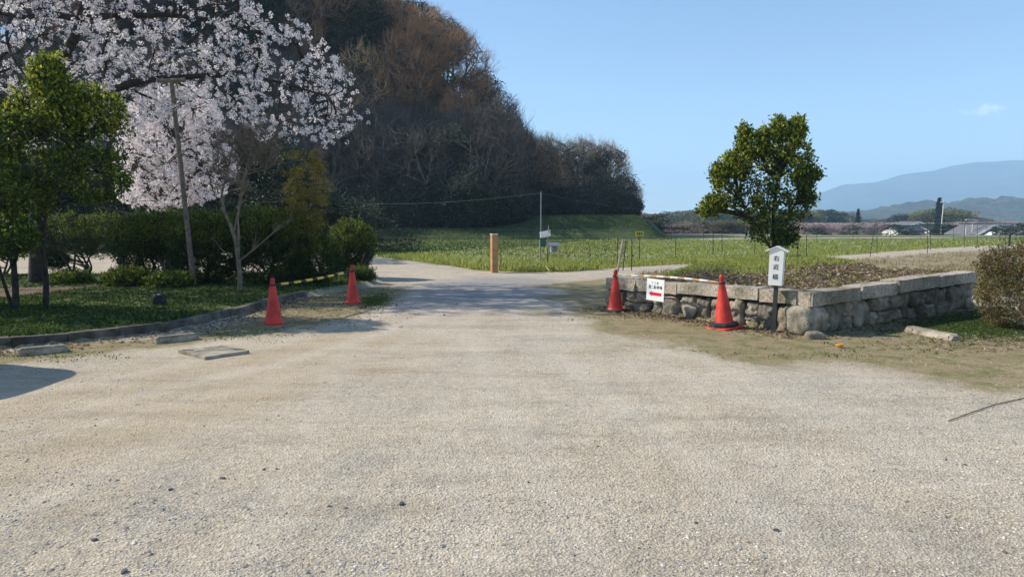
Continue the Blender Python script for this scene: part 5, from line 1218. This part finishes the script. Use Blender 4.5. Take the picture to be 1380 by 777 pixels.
# dry grass right of the bed and along the path
x, y = scatter_px(16000, 860, 1440, 338, 400); dd = polydist(DRY, x, y); ok = (dd > 0) & (polydist(BED, x, y) < -.1) & (linedist(TRACK, x, y) > 1.2) & (fbm(x * .8, y * .8, 49) > .4); x, y = x[ok], y[ok]
blades('dry_grass', x, y, rs.uniform(.06, .22, len(x)), rs.uniform(.01, .02, len(x)), M['grass_dry'], .5, per=3, spread=.06, label='straw-coloured dry grass beside the dirt path')
# a few tall dead stalks
# fallen leaves at the wall foot and by the kerb
xs_, ys_ = [], []
for t_ in rs.uniform(0, 1, 2600):
    a, bb = (WA, WC) if rs.uniform() < .75 else (WC, WB); q = a + (bb - a) * t_; inn = inL if a is WA else inR; q = q - inn * (abs(rs.normal()) * .28) ; xs_.append(q[0]); ys_.append(q[1])
for s_ in rs.uniform(2, kl[-1], 1900):
    q = kpt(s_); e_ = kpt(s_ + .05) - q; e_ /= np.linalg.norm(e_) + 1e-9; q = q - np.array([-e_[1], e_[0]]) * (abs(rs.normal()) * .35 + .03); xs_.append(q[0]); ys_.append(q[1])
for _ in range(700): q = at(rs.normal() * 60 + 430, rs.normal() * 12 + 420); xs_.append(q[0]); ys_.append(q[1])
for _ in range(500): q = at(rs.normal() * 70 + 1330, rs.normal() * 7 + 462); xs_.append(q[0]); ys_.append(q[1])
xl, yl = np.array(xs_), np.array(ys_); m_ = len(xl); b = MB()
b.leaves(np.stack([xl, yl, height(xl, yl) + .006], 1), np.stack([rs.normal(size=m_), rs.normal(size=m_), rs.normal(size=m_) * .15], 1), rs.uniform(.03, .07, m_), rs.uniform(.015, .035, m_), np.stack([rs.normal(size=m_) * .3, rs.normal(size=m_) * .3, np.ones(m_)], 1)); tag(b.build('fallen_leaves', M['litter']), 'fallen brown leaves along the wall foot and the kerb', 'leaves', kind='stuff')
# loose gravel
def pebbles(name, x, y, r, label):
    n = len(x); o6 = np.array([(1, 0, 0), (0, 1, 0), (-1, 0, 0), (0, -1, 0), (0, 0, 1), (0, 0, -1), (.75, .75, .3), (-.75, .7, .25), (-.7, -.75, .3), (.7, -.75, .25)], float)
    # octahedron cut into a rough stone
    fc = np.array([(0, 6, 4), (6, 1, 4), (1, 7, 4), (7, 2, 4), (2, 8, 4), (8, 3, 4), (3, 9, 4), (9, 0, 4), (0, 5, 6), (6, 5, 1), (1, 5, 7), (7, 5, 2), (2, 5, 8), (8, 5, 3), (3, 5, 9), (9, 5, 0)])
    V = o6[None] * (1 + .28 * rs.normal(size=(n, 10, 1))); V = V * np.stack([r * rs.uniform(.8, 1.4, n), r * rs.uniform(.7, 1.1, n), r * rs.uniform(.4, .75, n)], 1)[:, None]
    a = rs.uniform(0, 6.28, n); ca, sa = np.cos(a)[:, None], np.sin(a)[:, None]; X = V[:, :, 0] * ca - V[:, :, 1] * sa; Y = V[:, :, 0] * sa + V[:, :, 1] * ca
    P = np.stack([X + x[:, None], Y + y[:, None], V[:, :, 2] + height(x, y)[:, None] + (r * .1)[:, None]], -1)
    b = MB(); b.add(P.reshape(-1, 3), (fc[None] + (np.arange(n) * 10)[:, None, None]).reshape(-1, 3)); o = b.build(name, M['pebble']); tag(o, label, 'gravel', kind='stuff')
x, y = scatter_px(42000, -60, 1440, 372, 800, .8); ok = (polydist(VERGE, x, y) < -.1) & (polydist(BED, x, y) < -.2) & (polydist(FIELD, x, y) < 0)
g = fbm(x * 1.1, y * 1.1, 61); ok &= rs.uniform(size=len(x)) < (.25 + 1.6 * sstep(.45, .7, g)); x, y = x[ok], y[ok]
r = np.clip(rs.lognormal(-5.6, .42, len(x)), .0018, .015); pebbles('loose_gravel', x, y, r, 'loose pale gravel strewn over the sandy ground')
# the few larger dark stones one can count
lst = [(300, 645, .022), (541, 679, .026), (1046, 714, .022), (938, 704, .014), (128, 573, .016), (444, 683, .016), (712, 650, .013), (275, 573, .012), (356, 633, .015), (373, 632, .013), (806, 601, .012), (168, 772, .024), (127, 728, .02), (1263, 552, .012), (1300, 625, .014), (230, 660, .016), (1354, 742, .014)]
for i, (px, py, r_) in enumerate(lst):
    p = drop(px, py); r_ *= .58; V, Fc = boulder((r_ * 2.6, r_ * 1.6, r_ * 1.0), 200 + i, 2, 3, .4); b = MB(); b.add(V @ rotz(i * 1.3).T + np.array([0, 0, r_ * .4]), Fc); o = b.build('stone', M['dark_stone'] if 'dark_stone' in M else M.setdefault('dark_stone', surf('dark_stone', (.13, .13, .135), (.07, .07, .075), 40, .8)))
    o.location = p; tag(o, 'loose dark stone lying on the pale gravel', 'stone', 'dark stones scattered on the gravel')

# ------------------------------------------------------------------ haze: real air between here and the mountains
hb = MB(); hb.box((0, 3000, 212), (19000, 6300, 446)); m, n_, l_, b_ = nmat('haze'); n_.remove(b_)
pv = n_.new('ShaderNodeVolumePrincipled'); pv.inputs['Density'].default_value = 3.1e-4; pv.inputs['Color'].default_value = (.47, .73, 1, 1); pv.inputs['Anisotropy'].default_value = 0.0
l_.new(pv.outputs[0], n_['Material Output'].inputs['Volume'])
hzo = hb.build('haze', m); tag(hzo, 'pale blue air between the viewer and the mountains', 'haze', kind='stuff')
